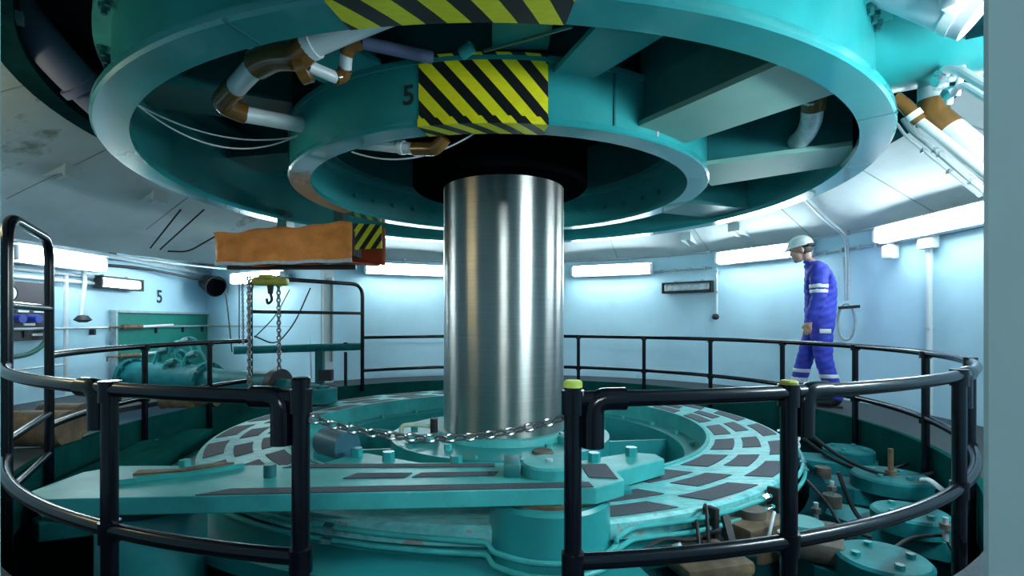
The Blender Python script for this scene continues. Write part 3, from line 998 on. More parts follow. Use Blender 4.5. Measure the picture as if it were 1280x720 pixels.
# chain across the opening
def chain(pts, name, label, link_len, wire, m, cat='chain', grp=None):
    """pts: polyline; links laid end to end, turned by 90 degrees alternately"""
    L = [0]
    for i in range(1, len(pts)): L.append(L[-1] + (pts[i] - pts[i - 1]).length)
    pitch = link_len - 2.2 * wire
    cnt = int(L[-1] / pitch)
    t = thing(name, label, cat, pts[len(pts) // 2], 0, grp)
    o0 = origin(t)
    g = MB()
    hw, hl = link_len * 0.32 - wire * 0.3, link_len / 2 - wire
    ov = []
    for i in range(12):
        a = TP * i / 12
        cx = math.copysign(max(0, hl - hw), math.cos(a)) if abs(math.cos(a)) > 1e-6 else 0
        ov.append(V((cx + hw * math.cos(a), hw * math.sin(a), 0)))
    g.tube(ov, wire, 6, closed=True)
    src = None
    for i in range(cnt):
        s = (i + 0.5) * L[-1] / cnt
        j = next(q for q in range(1, len(L)) if L[q] >= s - 1e-9)
        f = (s - L[j - 1]) / (L[j] - L[j - 1])
        p = pts[j - 1].lerp(pts[j], f)
        d = (pts[j] - pts[j - 1]).normalized()
        if src is None: ob = src = g.build('link', m, t, local=True)
        else: ob = src.copy(); COL.objects.link(ob)
        ob.location = p - o0
        ob.rotation_euler = (d.to_track_quat('X', 'Z').to_matrix() @ Matrix.Rotation(R(45 + 90 * (i % 2)), 3, 'X')).to_euler()
    return t
pa, pb = pol(RR, aN(376), 0.605), pol(RR, aN(716), 0.61)
chain(sag(pa + V((0.026, 0, 0)), pb - V((0.026, 0, 0)), 0.055, 24), 'barrier_chain', 'steel chain hung across the gap between the two near rail posts', 0.036, 0.0042, 'chain_steel')

# ------------------------------------------------------------------ hoist under an orange tarpaulin
tp = thing('covered_hoist', 'hoist wrapped in an orange tarpaulin hanging under the overhead ring', 'hoist', (-2.2, 1.2, 1.6))
def sheet(c00, c10, c11, c01, nu, nv, amp, seed):
    rnd = random.Random(seed)
    g = MB()
    c00, c10, c11, c01 = map(V, (c00, c10, c11, c01))
    nrm = (c10 - c00).cross(c01 - c00).normalized()
    ph = [(rnd.uniform(0.6, 3), rnd.uniform(0, 6), rnd.uniform(0.6, 2.5), rnd.uniform(0, 6)) for _ in range(5)]
    for j in range(nv + 1):
        for i in range(nu + 1):
            u, v = i / nu, j / nv
            p = c00.lerp(c10, u).lerp(c01.lerp(c11, u), v)
            h = sum(math.sin(a * 6.3 * u + b) * math.sin(c * 4 * v + d) for a, b, c, d in ph) / 3
            edge = V((0, 0, 0.012 * math.sin(13 * u + seed) + 0.008 * math.sin(29 * u))) * (1 if j == nv else 0)
            g.v.append(p + nrm * h * amp + edge)
    for j in range(nv):
        for i in range(nu):
            a = j * (nu + 1) + i
            g.f.append((a, a + 1, a + nu + 2, a + nu + 1))
    return g
def solid(o, th):
    s = o.modifiers.new('solid', 'SOLIDIFY'); s.thickness = th; return o
F00, F10, F11, F01 = at(270, 332, 5.2), at(440, 327, 5.2), at(440, 277, 5.2), at(268, 291, 5.2)
B00, B10 = at(292, 326, 5.95), at(482, 332, 5.95)
B11 = at(482, 284, 5.95)
solid(sheet(F00, F10, F11, F01, 40, 14, 0.032, 3).build('front_sheet', 'tarp', tp), 0.006)
n = MB(); pts = [F00.lerp(F10, i / 20) + V((0, -0.012, 0.012 + 0.006 * math.sin(i))) for i in range(21)]
n.tube(pts, 0.02, 8); n.build('hem', 'silver', tp)
solid(sheet(F00 + V((0.35, 0.02, -0.0)), F10 + V((0, 0.02, -0.0)), B10, B00 + V((.3, 0, 0)), 16, 8, 0.012, 9).build('bottom_sheet', 'tarp_red', tp), 0.006)
solid(sheet(at(437, 327, 5.88), B10, B11, at(437, 284, 5.88), 8, 6, 0.01, 5).build('back_sheet', 'tarp_red', tp), 0.006)
n = MB()
q = [at(441, 312, 5.45), at(477, 310, 5.6), at(476, 281, 5.6), at(441, 279, 5.45)]
uvq = [(0, 0), (.3, 0), (.3, .26), (0, .26)]
for i, x in enumerate(q): n.uv[i] = uvq[i]; n.v.append(x)
for i, x in enumerate(q): n.uv[4 + i] = uvq[i]; n.v.append(x + V((0, .03, 0)))
n.f = [(0, 1, 2, 3), (7, 6, 5, 4), (0, 4, 5, 1), (1, 5, 6, 2), (2, 6, 7, 3), (3, 7, 4, 0)]
n.build('end_plate', 'hazard_small', tp, smooth=0)
n = MB(); n.box((-2.1, 1.15, 1.70), (1.05, 0.30, 0.26)); n.build('body', 'black_matt', tp)
for x in (-2.35, -1.75):
    n = MB(); n.box((x, 1.15, 1.93), (0.1, 0.2, 0.25)); n.build('hanger', 'teal_deep', tp)
n = MB(); n.bar(at(285, 334, 5.3), at(445, 334, 5.5), 0.06, 0.05); n.build('chain_guide', 'black_matt', tp)
hk = thing('hook_block', 'yellow hook block with a black hook hanging under the orange tarpaulin', 'hook', at(338, 352, 5.4))
p = at(338, 352, 5.4)
n = MB(); n.bbox(p, (0.36, 0.12, 0.085), 0.03, R(8)); n.bbox(p + V((-0.02, -0.02, 0.045)), (0.14, 0.13, 0.05), 0.015); n.build('block', 'hook_yellow', hk)
n = MB(); n.tube([p + V((0, 0, -.03)), p + V((0, 0, -.13))], 0.03, 10, radii=[.035, .025]); n.tube(fillet([p + V((0, 0, -.12)), p + V((0.02, 0, -.20)), p + V((-0.03, 0, -.24)), p + V((-0.04, 0, -.18))], .04), 0.014, 8); n.build('hook', 'black_matt', hk)
for px, y0, y1, m, dd, l in ((348, 345, 462, 'chain_steel', 5.42, 'long hoist chain hanging under the hook block, right of the two'), (311, 346, 490, 'chain_steel', 5.40, 'longer hoist chain beside the gate frame post, left of the two'),
                         (303, 346, 430, 'chain_steel', 5.46, 'thin short hoist chain, leftmost under the orange tarpaulin')):
    a, b = at(px, y0, dd), at(px + 1, y1, dd)
    thick = 0.062 if px != 303 else 0.035
    chain([a.lerp(b, i / 8) for i in range(9)], 'hoist_chain', l, thick, thick * 0.17, m, grp='hoist chains')

# ------------------------------------------------------------------ drain pipes between the rings
def pipe(name, label, cat, pieces, grp=None):
    """pieces: (part, material, points, radius, fillet)"""
    t = thing(name, label, cat, pieces[0][2][0], 0, grp)
    for (pn, m, pts, r, fl) in pieces:
        n = MB(); n.tube(fillet(pts, fl) if fl else pts, r, 18); n.build(pn, m, t)
    return t
a = [at(388, 158, 3.36), at(306, 143, 3.08), at(285, 128, 3.0), at(292, 112, 2.88), at(322, 80, 2.60), at(345, 68, 2.52), at(372, 70, 2.47), at(384, 58, 2.45), at(430, 38, 2.40), at(515, 4, 2.38)]
pipe('drain_pipe', 'thick white drain pipe with brown elbows between the overhead rings at left', 'pipe', [
    ('straight', 'white_pipe', [a[0], a[1]], 0.048, 0),
    ('elbow', 'brown', [a[1] + (a[1] - a[0]) * -0.02, a[2] + V((-.05, 0, -.01)), a[3].lerp(a[4], 0.12)], 0.058, 0.14),
    ('straight', 'white_pipe', [a[3], a[4]], 0.052, 0),
    ('elbow', 'brown', [a[4].lerp(a[3], .03), a[4].lerp(a[5], 0.9), a[6], a[7]], 0.070, 0.08),
    ('straight', 'white_pipe', [a[7], a[8], a[9]], 0.060, 0),
    ('collar', 'white_pipe', [a[7], a[7].lerp(a[8], .22)], 0.070, 0),
    ('end_flange', 'brown', [at(372, 86, 2.50), at(384, 82, 2.50)], 0.078, 0),
    ('branch', 'brown', [at(366, 72, 2.49), at(384, 83, 2.50)], 0.05, 0)])
b = [at(386, 83, 2.52), at(420, 97, 2.62), at(428, 96, 2.64), at(432, 86, 2.62), at(433, 68, 2.58), at(436, 58, 2.56), at(452, 53, 2.56), at(540, 72, 2.72)]
pipe('drain_pipe', 'thin white drain pipe with two small brown elbows above the inner ring', 'pipe', [
    ('straight', 'white_pipe', [b[0], b[1]], 0.030, 0),
    ('elbow', 'brown', [b[1], b[2], b[3]], 0.036, 0.03),
    ('straight', 'white_pipe', [b[3], b[4]], 0.030, 0),
    ('elbow', 'brown', [b[4], b[5], b[6]], 0.036, 0.04),
    ('straight', 'grey_duct', [b[6], b[7]], 0.032, 0)])
c = [at(440, 178, 3.25), at(500, 184, 3.15), at(518, 186, 3.12), at(545, 186, 3.05), at(556, 172, 3.02)]
pipe('drain_pipe', 'short white drain pipe with a brown elbow under the hazard stripes left of the shaft', 'pipe', [
    ('straight', 'white_pipe', [c[0], c[2]], 0.036, 0), ('collar', 'white_pipe', [c[1], c[1].lerp(c[2], .3)], 0.044, 0),
    ('elbow', 'brown', [c[2], c[3], c[4]], 0.042, 0.09)])
d_ = [at(1016, 120, 3.0), at(1015, 150, 3.15), at(1005, 172, 3.4), at(978, 190, 3.7)]
pipe('flexible_duct', 'bent silver duct with a brown top between the right ring arms', 'duct', [
    ('cuff', 'brown', [at(1018, 116, 3.0), at(1017, 134, 3.06)], 0.075, 0), ('sleeve', 'silver', fillet(d_, 0.25), 0.062, 0)])
for i, (x0, y0, x1, y1, d0, d1, s, l) in enumerate(((170, 130, 375, 170, 3.1, 3.45, .10, 'upper of two thin white cables sagging inside the outer ring at left'),
                                               (170, 130, 375, 168, 3.05, 3.40, .17, 'lower of two thin white cables sagging inside the outer ring at left'),
                                               (440, 190, 600, 162, 3.2, 3.0, .10, 'thin pale cable sagging below the hazard stripes left of the shaft'))):
    n = MB(); n.tube(sag(at(x0, y0, d0), at(x1, y1, d1), s, 16), 0.005, 6)
    tag(n.build('cable', 'white_pipe'), l, 'cable')
n = MB(); n.cyl(at(997, 180, 3.3) if False else at(821, 176, 3.05), at(821, 155, 3.05), 0.012, 8)
tag(n.build('bleed_valve', 'galv'), 'small steel bleed valve standing on the rim of the inner ring', 'valve')

# ------------------------------------------------------------------ pipework at the upper right
b = [at(1166, 108, 2.95), at(1166, 126, 2.95), at(1166, 150, 2.95), at(1184, 160, 2.9), at(1198, 165, 2.88), at(1262, 228, 2.6)]
pipe('drain_pipe', 'thick white pipe with a brown elbow at the upper right wall', 'pipe', [
    ('straight', 'white_pipe', [b[0] + V((0, 0, .1)), b[1]], 0.072, 0),
    ('elbow', 'brown', [b[1], b[2] + V((0, 0, .02)), b[3].lerp(b[5], .05)], 0.078, 0.08),
    ('straight', 'white_pipe', [b[3], b[5]], 0.074, 0)])
b = [at(1118, 122, 2.95), at(1130, 130, 2.93), at(1150, 152, 2.9), at(1160, 158, 2.88), at(1262, 240, 2.5)]
pipe('drain_pipe', 'thin pipe with a brown upper half below the thick white pipe at right', 'pipe', [
    ('elbow', 'brown', [b[0], b[1], b[2]], 0.036, 0.05), ('collar', 'white_pipe', [at(1140, 141, 2.915), at(1145, 147, 2.91)], 0.042, 0), ('straight', 'white_pipe', [b[2], b[4]], 0.026, 0)])
for i, (x0, y0, x1, y1, d0, d1, r, l) in enumerate(((1140, 165, 1262, 262, 3.2, 2.95, .014, 'upper thin white conduit on the sloping ceiling at right'), (1148, 170, 1262, 268, 3.2, 2.9, .016, 'middle thin white conduit on the sloping ceiling at right'), (1132, 170, 1226, 246, 3.4, 3.15, .010, 'lower thin white conduit with clips on the sloping ceiling at right'))):
    t = thing('conduit', l, 'conduit', at(x0, y0, d0))
    p0, p1 = at(x0, y0, d0), at(x1, y1, d1)
    n = MB(); n.tube(fillet([p0 + V((-.02, .05, .10)), p0, p1], .04), r, 8); n.build('tube', 'white_pipe', t)
    for f in (.25, .6):
        g = MB(); g.box(p0.lerp(p1, f), (.025, .025, .03 if r < .015 else .036)); g.build('clip', 'galv', t)
t = thing('valve_cluster', 'white bent pipes and fittings beside the support arm at upper right', 'pipework', at(1180, 110, 2.7))
for pts, r in (([at(1172, 112, 2.75), at(1176, 88, 2.7), at(1196, 86, 2.62), at(1240, 112, 2.4)], .022), ([at(1196, 120, 2.75), at(1206, 70, 2.68), at(1214, 48, 2.62)], .016),
               ([at(1186, 130, 2.75), at(1188, 114, 2.72), at(1204, 106, 2.66), at(1240, 128, 2.45)], .018), ([at(1166, 104, 2.8), at(1182, 108, 2.78), at(1188, 118, 2.78)], .014)):
    n = MB(); n.tube(fillet(pts, .05), r, 10); n.build('pipe', 'white_pipe', t)
for x, y in ((1173, 100), (1178, 92), (1206, 78), (1186, 116)):
    n = MB(); q = at(x, y, 2.7); n.cyl(q - V((.02, 0, .01)), q + V((.02, 0, .01)), 0.03, 6); n.build('fitting', 'chrome', t)
t = thing('air_duct', 'big pale grey duct crossing the top right corner above the support arm', 'duct', at(1150, 10, 2.5))
p0, p1 = at(1020, -66, 2.62), at(1226, 14, 2.28)
n = MB(); n.tube([p0, p1], 0.125, 32); n.build('body', 'grey_cover', t)
n = MB(); n.tube([p1.lerp(p0, .12), p1.lerp(p0, .06)], 0.13, 32); n.build('end_cuff', 'white', t)
n = MB(); q = at(1192, 6, 2.2); n.bbox(q, (.1, .06, .05), .01, .5); n.build('clamp', 'grey_cover', t)
# grey duct at upper left
t = thing('air_duct', 'dim grey duct sloping down at the upper left behind the outer ring', 'duct', at(60, 60, 3.0))
n = MB(); n.tube(fillet([at(-60, -110, 2.6), at(20, 10, 2.75), at(78, 82, 2.9), at(128, 130, 3.1)], 0.3), 0.10, 24); n.build('body', 'grey_duct', t)
n = MB(); n.tube([at(96, 104, 2.96), at(104, 112, 2.99)], 0.106, 24); n.build('joint', 'grey_duct', t)

# ------------------------------------------------------------------ conduits, cables and fittings on the walls
def wall_run(label, r, z, a0, a1, seg, rad, m='galv', clips=6):
    t = thing('conduit', label, 'conduit', pol(r, (a0 + a1) / 2, z))
    n = MB(); n.tube(arc(r, z, a0, a1, seg), rad, 8); n.build('tube', m, t)
    for i in range(clips):
        a = a0 + (a1 - a0) * (i + .5) / clips
        g = MB(); g.box(pol(r, a, z), (.05, .03, .045), a); g.build('clip', m, t)
    return t
wall_run('long conduit along the foot of the sloping ceiling from the shaft to the right', 3.93, 1.835, R(-22), R(118), 60, 0.013, clips=16)
wall_run('short conduit between the lamp right of the shaft and the unlit lamp', 3.96, 1.62, az(ring_pt(890, 3.96)), az(ring_pt(818, 3.96)), 12, 0.012, clips=4)
wall_run('double conduit on the wall behind the worker toward the right lamp', 3.95, 1.66, az(ring_pt(1108, 3.95)), az(ring_pt(1022, 3.95)), 14, 0.016, clips=4)
def drop(px, z0, z1, r, label, end=None, m='white_pipe', name='conduit'):
    p = ring_pt(px, 3.96, True)
    t = thing(name, label, 'conduit', (p.x, p.y, z1))
    n = MB(); n.cyl((p.x, p.y, z1), (p.x, p.y, z0), r, 10); n.build('tube', m, t)
    for z in (z0 - .06, (z0 + z1) / 2):
        g = MB(); g.box((p.x, p.y, z), (.05, .04, .03), az(p)); g.build('clip', 'galv', t)
    if end:
        g = MB(); g.lathe([(0, .05), (.035, .04), (.05, .0), (.03, -.03), (0, -.035)], (p.x * .99, p.y * .99, z1), seg=16); g.build('end_bell', 'black_matt', t)
    return t
drop(896, 1.62, 0.93, 0.015, 'thin vertical conduit with a black end below the lamp behind the worker', True)
drop(1162, 1.58, 0.02, 0.026, 'white vertical pipe down the right wall below the lamp')
p = ring_pt(1160, 3.93, True, 1.60)
g = MB(); g.bbox(p, (.08, .16, .12), .01, az(p)); tag(g.build('junction_box', 'white'), 'white junction box on the right wall under the lamp', 'box')
p = ring_pt(1113, 3.92, True, 1.56)
g = MB(); g.bbox(p, (.10, .12, .14), .02, az(p)); g.cyl(p + V((0, 0, .07)), p + V((0, 0, .14)), .03, 10); tag(g.build('socket_box', 'white'), 'white socket box at the left end of the right wall lamp', 'box')
# hanging cable bundle right of the worker
t = thing('cable_bundle', 'grey cable bundle with a loop hanging on the wall right of the worker', 'cable', ring_pt(1060, 3.95, True, .9))
w0 = lambda px, z, r=3.93: ring_pt(px, r, True, z)
n = MB(); n.tube(fillet([w0(1004, 2.18, 3.3), w0(1030, 2.0, 3.68), w0(1058, 1.80, 3.9), w0(1060, 1.5), w0(1060, 1.1)], .1), .022, 8); n.build('cable', 'hose_green' if False else 'galv', t)
n = MB(); n.tube([w0(1058 + 11 * math.sin(TP * i / 20), 0.87 - 0.20 * math.cos(TP * i / 20)) for i in range(20)], .014, 8, closed=True); n.build('loop', 'galv', t)
n = MB(); n.tube(fillet([w0(1055, 1.58), w0(1056, 1.4), w0(1057, 1.1)], .1), .014, 8); n.build('cable', 'galv', t)
n = MB(); n.bar(w0(1049, 1.02, 3.9), w0(1074, 1.03, 3.9), .03, .03); n.build('hook_bar', 'black_matt', t)
# niche fittings
t = thing('air_pipe', 'thin steel air pipe with hooks along the niche wall across the green hatch', 'pipe', (-5.0, 1.2, .8))
n = MB(); n.tube(fillet([(-5.03, .6, .79), (-5.03, 4.25, .80), (-2.80, 2.98, .80), (-2.78, 2.95, .05)], .1), .016, 8); n.build('tube', 'galv', t)
for y in (1.0, 1.9, 3.0, 3.6, 4.1):
    g = MB(); g.box((-5.06, y, .75), (.06, .03, .09)); g.build('hook', 'black_matt', t)
t = thing('column_duct', 'pale grey upright duct at the niche corner left of the back gate frame', 'duct', (-2.62, 2.90, 0))
n = MB(); n.box((-2.60, 2.95, .85), (.22, .16, 1.7), R(-35)); n.build('body', 'cone', t, smooth=0)
n = MB(); n.cyl((-2.46, 2.92, .3), (-2.46, 2.92, 1.5), .018, 8); n.build('pipe', 'white_pipe', t)
g = MB(); g.bbox((-2.48, 2.90, 1.45), (.07, .07, .1), .01); g.build('box', 'white', t)
hp = at(266, 357, 8.2)
t = thing('alarm_horn', 'round black alarm horn high in the left corner of the niche', 'horn', hp)
n = MB(); n.cyl(hp + V((-.15, .05, 0.06)), hp + V((.10, -.08, -.02)), .11, 20, .17); n.build('bell', 'black_matt', t)
n = MB(); n.cyl(hp + V((.09, -.076, -.018)), hp + V((.11, -.086, -.022)), .15, 20); n.build('rim', 'flat_black', t)
n = MB(); n.tube([(-4.98, .3, 1.72), (-4.98, 4.2, 1.66)], .035, 8); n.tube([(-4.98, .3, 1.80), (-4.98, 4.2, 1.75)], .02, 8)
for y in (.6, 1.4, 2.2, 3.0, 3.8): n.box((-5.03, y, 1.74), (.1, .04, .16))
tag(n.build('cable_tray', 'galv'), 'cable tray of two grey tubes along the top of the left wall', 'cable tray')
for i, (pts, l, r, m) in enumerate((
    ([at(110, 330, 6.3), at(180, 335, 7.0), at(262, 352, 8.2)], 'black cable from the small lamp to the alarm horn', .02, 'black_matt'),
    ([at(95, 318, 6.1), at(150, 320, 6.4), at(220, 330, 7.2), at(300, 338, 8.2)], 'grey cable drooping from the tray toward the hoist', .012, 'galv'),
    ([at(210, 314, 5.0), at(235, 315, 5.0), at(268, 296, 5.2)], 'thin black cable running to the left end of the orange tarpaulin', .008, 'black_matt'),
    ([at(282, 364, 7.6), at(286, 400, 7.6), at(290, 440, 7.5)], 'thin cable hanging on the niche wall beside the short chain', .01, 'black_matt'),
    ([at(299, 345, 7.3), at(299, 430, 7.3)], 'thin straight cable hanging left of the gate frame', .008, 'black_matt'),
    ([at(388, 360, 7.0), at(368, 405, 6.9), at(345, 432, 6.8), at(318, 420, 6.6)], 'black cable loop hanging behind the longest hoist chain', .01, 'black_matt'),
    ([at(362, 362, 7.0), at(345, 395, 6.9), at(318, 422, 6.6)], 'thin black cable slanting behind the hook block', .008, 'black_matt'))):
    n = MB(); n.tube(fillet(pts, .3), r, 6)
    tag(n.build('cable', m), l, 'cable')
for px0, py0, px1, py1, l in ((255, 262, 200, 312, 'dark thin rod across the sloping ceiling at left, right of two'), (226, 262, 188, 310, 'dark thin rod across the sloping ceiling at left, left of two')):
    n = MB(); n.tube([at(px0, py0, 5.35), at(px1, py1, 5.55)], .008, 8)
    tag(n.build('ceiling_rod', 'black_matt'), l, 'rod')
# gauge panel on the left wall
t = thing('gauge_panel', 'dark gauge panel with a round dial and blue knobs on the left wall', 'panel', (-4.98, .85, .72))
n = MB(); n.box((-5.07, .95, .98), (.05, .62, .62)); n.build('board', 'panel_dark', t, smooth=0)
def dial(c, r, par):
    m = Matrix.Rotation(R(90), 3, 'Y')
    n = MB(); n.lathe([(0, .04), (r * .8, .04), (r, .045), (r, 0), (0, 0)], c, seg=28, m=m); d = n.build('dial', 'black_matt', par)
    n = MB(); n.lathe([(0, .003), (r * .8, .003), (r * .8, 0), (0, 0)], V(c) + V((.041, 0, 0)), seg=28, m=m); n.build('dial_face', 'white', d)
    n = MB(); n.bar(V(c) + V((.047, 0, 0)), V(c) + V((.047, r * .4, r * .4)), .004, .004); n.build('needle', 'ink', d)
dial((-5.04, .80, 1.16), .085, t)
for y in (.88, 1.06):
    n = MB(); n.cyl((-5.04, y, .90), (-4.94, y, .90), .045, 12); n.build('knob', 'blue_knob', t)
for y, z in ((.98, .98), (1.16, .98), (.80, .84), (1.05, .84), (1.14, .73)):
    n = MB(); n.box((-5.04, y, z), (.02, .12, .025)); n.build('nameplate', 'white', t)
n = MB(); n.tube(fillet([(-5.0, .7, .5), (-4.98, 1.0, .52), (-4.98, 1.2, .65), (-5.0, 1.22, .9)], .15), .025, 10); tag(n.build('hose', 'hose_green'), 'dark green hose curving below the gauge panel', 'hose')
t = thing('pressure_gauge', 'small round pressure gauge on a pipe below the gauge panel', 'gauge', (-5.0, .85, .4))
dial((-5.04, .74, .46), .06, t)
n = MB(); n.tube([(-5.05, .55, .36), (-5.05, 1.5, .38)], .012, 8); n.build('pipe', 'galv', t)
for i, (z, y0, y1, l) in enumerate(((1.42, .7, 1.9, 'upper pale pipe under the big left lamp'), (1.34, .7, 1.9, 'lower pale pipe under the big left lamp'))):
    n = MB(); n.cyl((-5.04, y0, z), (-5.04, y1, z), .02, 8); tag(n.build('wall_pipe', 'white_pipe'), l, 'pipe')
t = thing('wall_spout', 'white downpipe with a black bell beside the small framed lamp', 'pipe', (-5.0, 1.75, .9))
n = MB(); n.tube(fillet([(-5.0, 1.65, 1.56), (-5.0, 1.72, 1.40), (-5.0, 1.66, .92)], .08), .022, 8); n.build('tube', 'white_pipe', t)
n = MB(); n.lathe([(0, .05), (.05, .04), (.09, -.01), (.04, -.04), (0, -.04)], (-4.98, 1.66, .90), seg=18); n.build('bell', 'black_matt', t)
n = MB(); n.tube([(-5.04, 1.50, 1.40), (-5.04, 1.50, .02)], .022, 8); tag(n.build('wall_pipe', 'white_pipe'), 'upright pale pipe on the left wall beside the black bell', 'pipe')
for i, dy in enumerate((0, .05, .1)):
    n = MB(); n.tube(fillet([at(5, 462 + 4 * i, 4.6), at(28 + 6 * i, 462 + i * 2, 4.5), at(48 + 2 * i, 482, 4.3)], .2), .012, 8)
    tag(n.build('cable', 'white'), ['white cable looping behind the near left rail, uppermost', 'white cable looping behind the near left rail, middle one', 'white cable looping behind the near left rail, lowest'][i], 'cable', 'white cables behind the near left rail')

# ------------------------------------------------------------------ servomotor in the niche
t = thing('servomotor', 'dark teal horizontal servomotor cylinder reaching from the niche toward the striped ring', 'servomotor', (-3.5, 1.5, 0))
A_, B_ = V((-4.62, 1.95, .19)), V((-2.35, 1.18, .16))
D_ = (B_ - A_)
def along(f): return A_ + D_ * f
n = MB(); n.tube([along(0), along(.52)], .185, 32); n.build('cylinder', 'teal_cap', t)
for f in (0.0, .50):
    n = MB(); n.tube([along(f), along(f + .03)], .225, 32); fl = n.build('end_flange', 'teal_cap', t)
    for i in range(10):
        u = D_.normalized(); v = V((0, 0, 1)).cross(u).normalized(); z = u.cross(v)
        q = along(f) + (v * math.cos(TP * i / 10) + z * math.sin(TP * i / 10)) * .205
        g = MB(); g.cyl(q - u * .02, q + u * .10, .018, 6); g.build('flange_bolt', 'teal_deep', fl)
n = MB(); n.tube([along(.53), along(.60), along(.93)], .15, 32, radii=[.17, .15, .15]); n.build('guide_sleeve', 'teal_cap', t)
n = MB(); n.tube([along(.93), along(.965)], .19, 32); n.build('gland', 'black_matt', t)
n = MB(); n.tube([along(.96), V((-1.9, .95, .12))], .09, 24); n.build('piston_rod', 'teal_cap', t)
n = MB(); n.lathe([(0, -.075), (.15, -.075), (.15, .075), (0, .075)], (-1.88, .945, .10), seg=28); n.cyl((-1.88, .945, .01), (-1.88, .945, .20), .07, 16); n.build('rod_eye', 'teal_cap', t)
for f in (.15, .42, .75):
    q = along(f); n = MB(); n.box((q.x, q.y, .06), (.22, .4, .12), R(-18)); n.build('saddle', 'teal_deep', t)
n = MB(); n.tube(fillet([along(.2) + V((0, 0, .2)), along(.2) + V((0, 0, .36)), along(.36) + V((0, 0, .34)), along(.40) + V((0, 0, .2))], .1), .03, 10); n.build('oil_tube', 'teal_cap', t)
t = thing('valve_manifold', 'tangle of green valves and tubes in front of the hatch door', 'valve', (-3.9, 1.7, .45))
for i, (x, y) in enumerate(((205, 440), (222, 432), (240, 445), (214, 455), (232, 428))):
    q = at(x, y, 6.0)
    n = MB(); n.tube(fillet([q + V((-.12, 0, -.14)), q + V((-.06, 0, .04)), q + V((.1, .02, .06)), q + V((.16, .02, -.12))], .1), .018, 8); n.build('tube', 'teal_light', t)
    n = MB(); n.cyl(q + V((-.04, 0, 0)), q + V((.05, 0, .03)), .04, 8); n.build('valve', 'teal_deep', t)
n = MB(); n.tube([at(292, 438, 6.2), at(452, 433, 6.9)], .05, 16)
t = thing('green_beam', 'long dark green pipe beam at waist height behind the hoist chains', 'beam', at(370, 440, 6.5))
n.build('pipe', 'teal_cap', t)
n = MB(); q = at(400, 440, 6.65); n.box((q.x, q.y, q.z - .2), (.10, .08, .45)); n.build('leg', 'teal_deep', t, smooth=0)
n = MB(); n.box((q.x + .08, q.y, q.z - .30), (.16, .1, .14)); n.build('box', 'panel_dark', t, smooth=0)
n = MB(); q = at(432, 440, 6.8); n.cyl(q, (q.x, q.y, 0), .022, 8); n.build('leg', 'black_matt', t)
n = MB(); q = at(432, 428, 6.8); n.cyl(q - V((0, 0, .05)), q, .03, 8); n.build('knob', 'black_matt', t)
# rusty drums on the left deck
for x, y, d, L, r, l in ((58, 533, 3.62, .44, .125, 'rusty brown pipe length lying on the left walkway behind the gate frame'), (88, 522, 4.0, .30, .12, 'second rusty pipe end lying behind the first on the left walkway'),
                      (226, 492, 5.2, .30, .08, 'small rusty pipe lying beside the servomotor on the left'), (262, 488, 5.3, .22, .085, 'rusty pipe stub just right of the small rusty pipe by the servomotor')):
    q = at(x, y, d); q.z = r
    n = MB(); n.tube([q - V((L / 2, .05, 0)), q + V((L / 2, -.05, 0))], r, 24)
    t = thing('pipe_length', l, 'pipe', (q.x, q.y, 0))
    n.build('body', 'rust', t)
    n = MB(); n.tube([q - V((L / 2 + .004, .05, 0)), q - V((L / 2 - .03, .046, 0))], r * 1.08, 24); n.build('end_rim', 'rust_dark', t)
# dark beams and steps in the left part of the pit
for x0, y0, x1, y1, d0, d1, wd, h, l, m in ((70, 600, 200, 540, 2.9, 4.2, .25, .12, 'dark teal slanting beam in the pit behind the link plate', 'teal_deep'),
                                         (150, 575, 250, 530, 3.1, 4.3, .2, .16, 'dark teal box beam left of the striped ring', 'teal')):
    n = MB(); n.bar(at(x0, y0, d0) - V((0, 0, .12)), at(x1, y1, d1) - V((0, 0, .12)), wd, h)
    tag(n.build('pit_beam', 'fascia', smooth=0, bev=.01), l, 'beam')

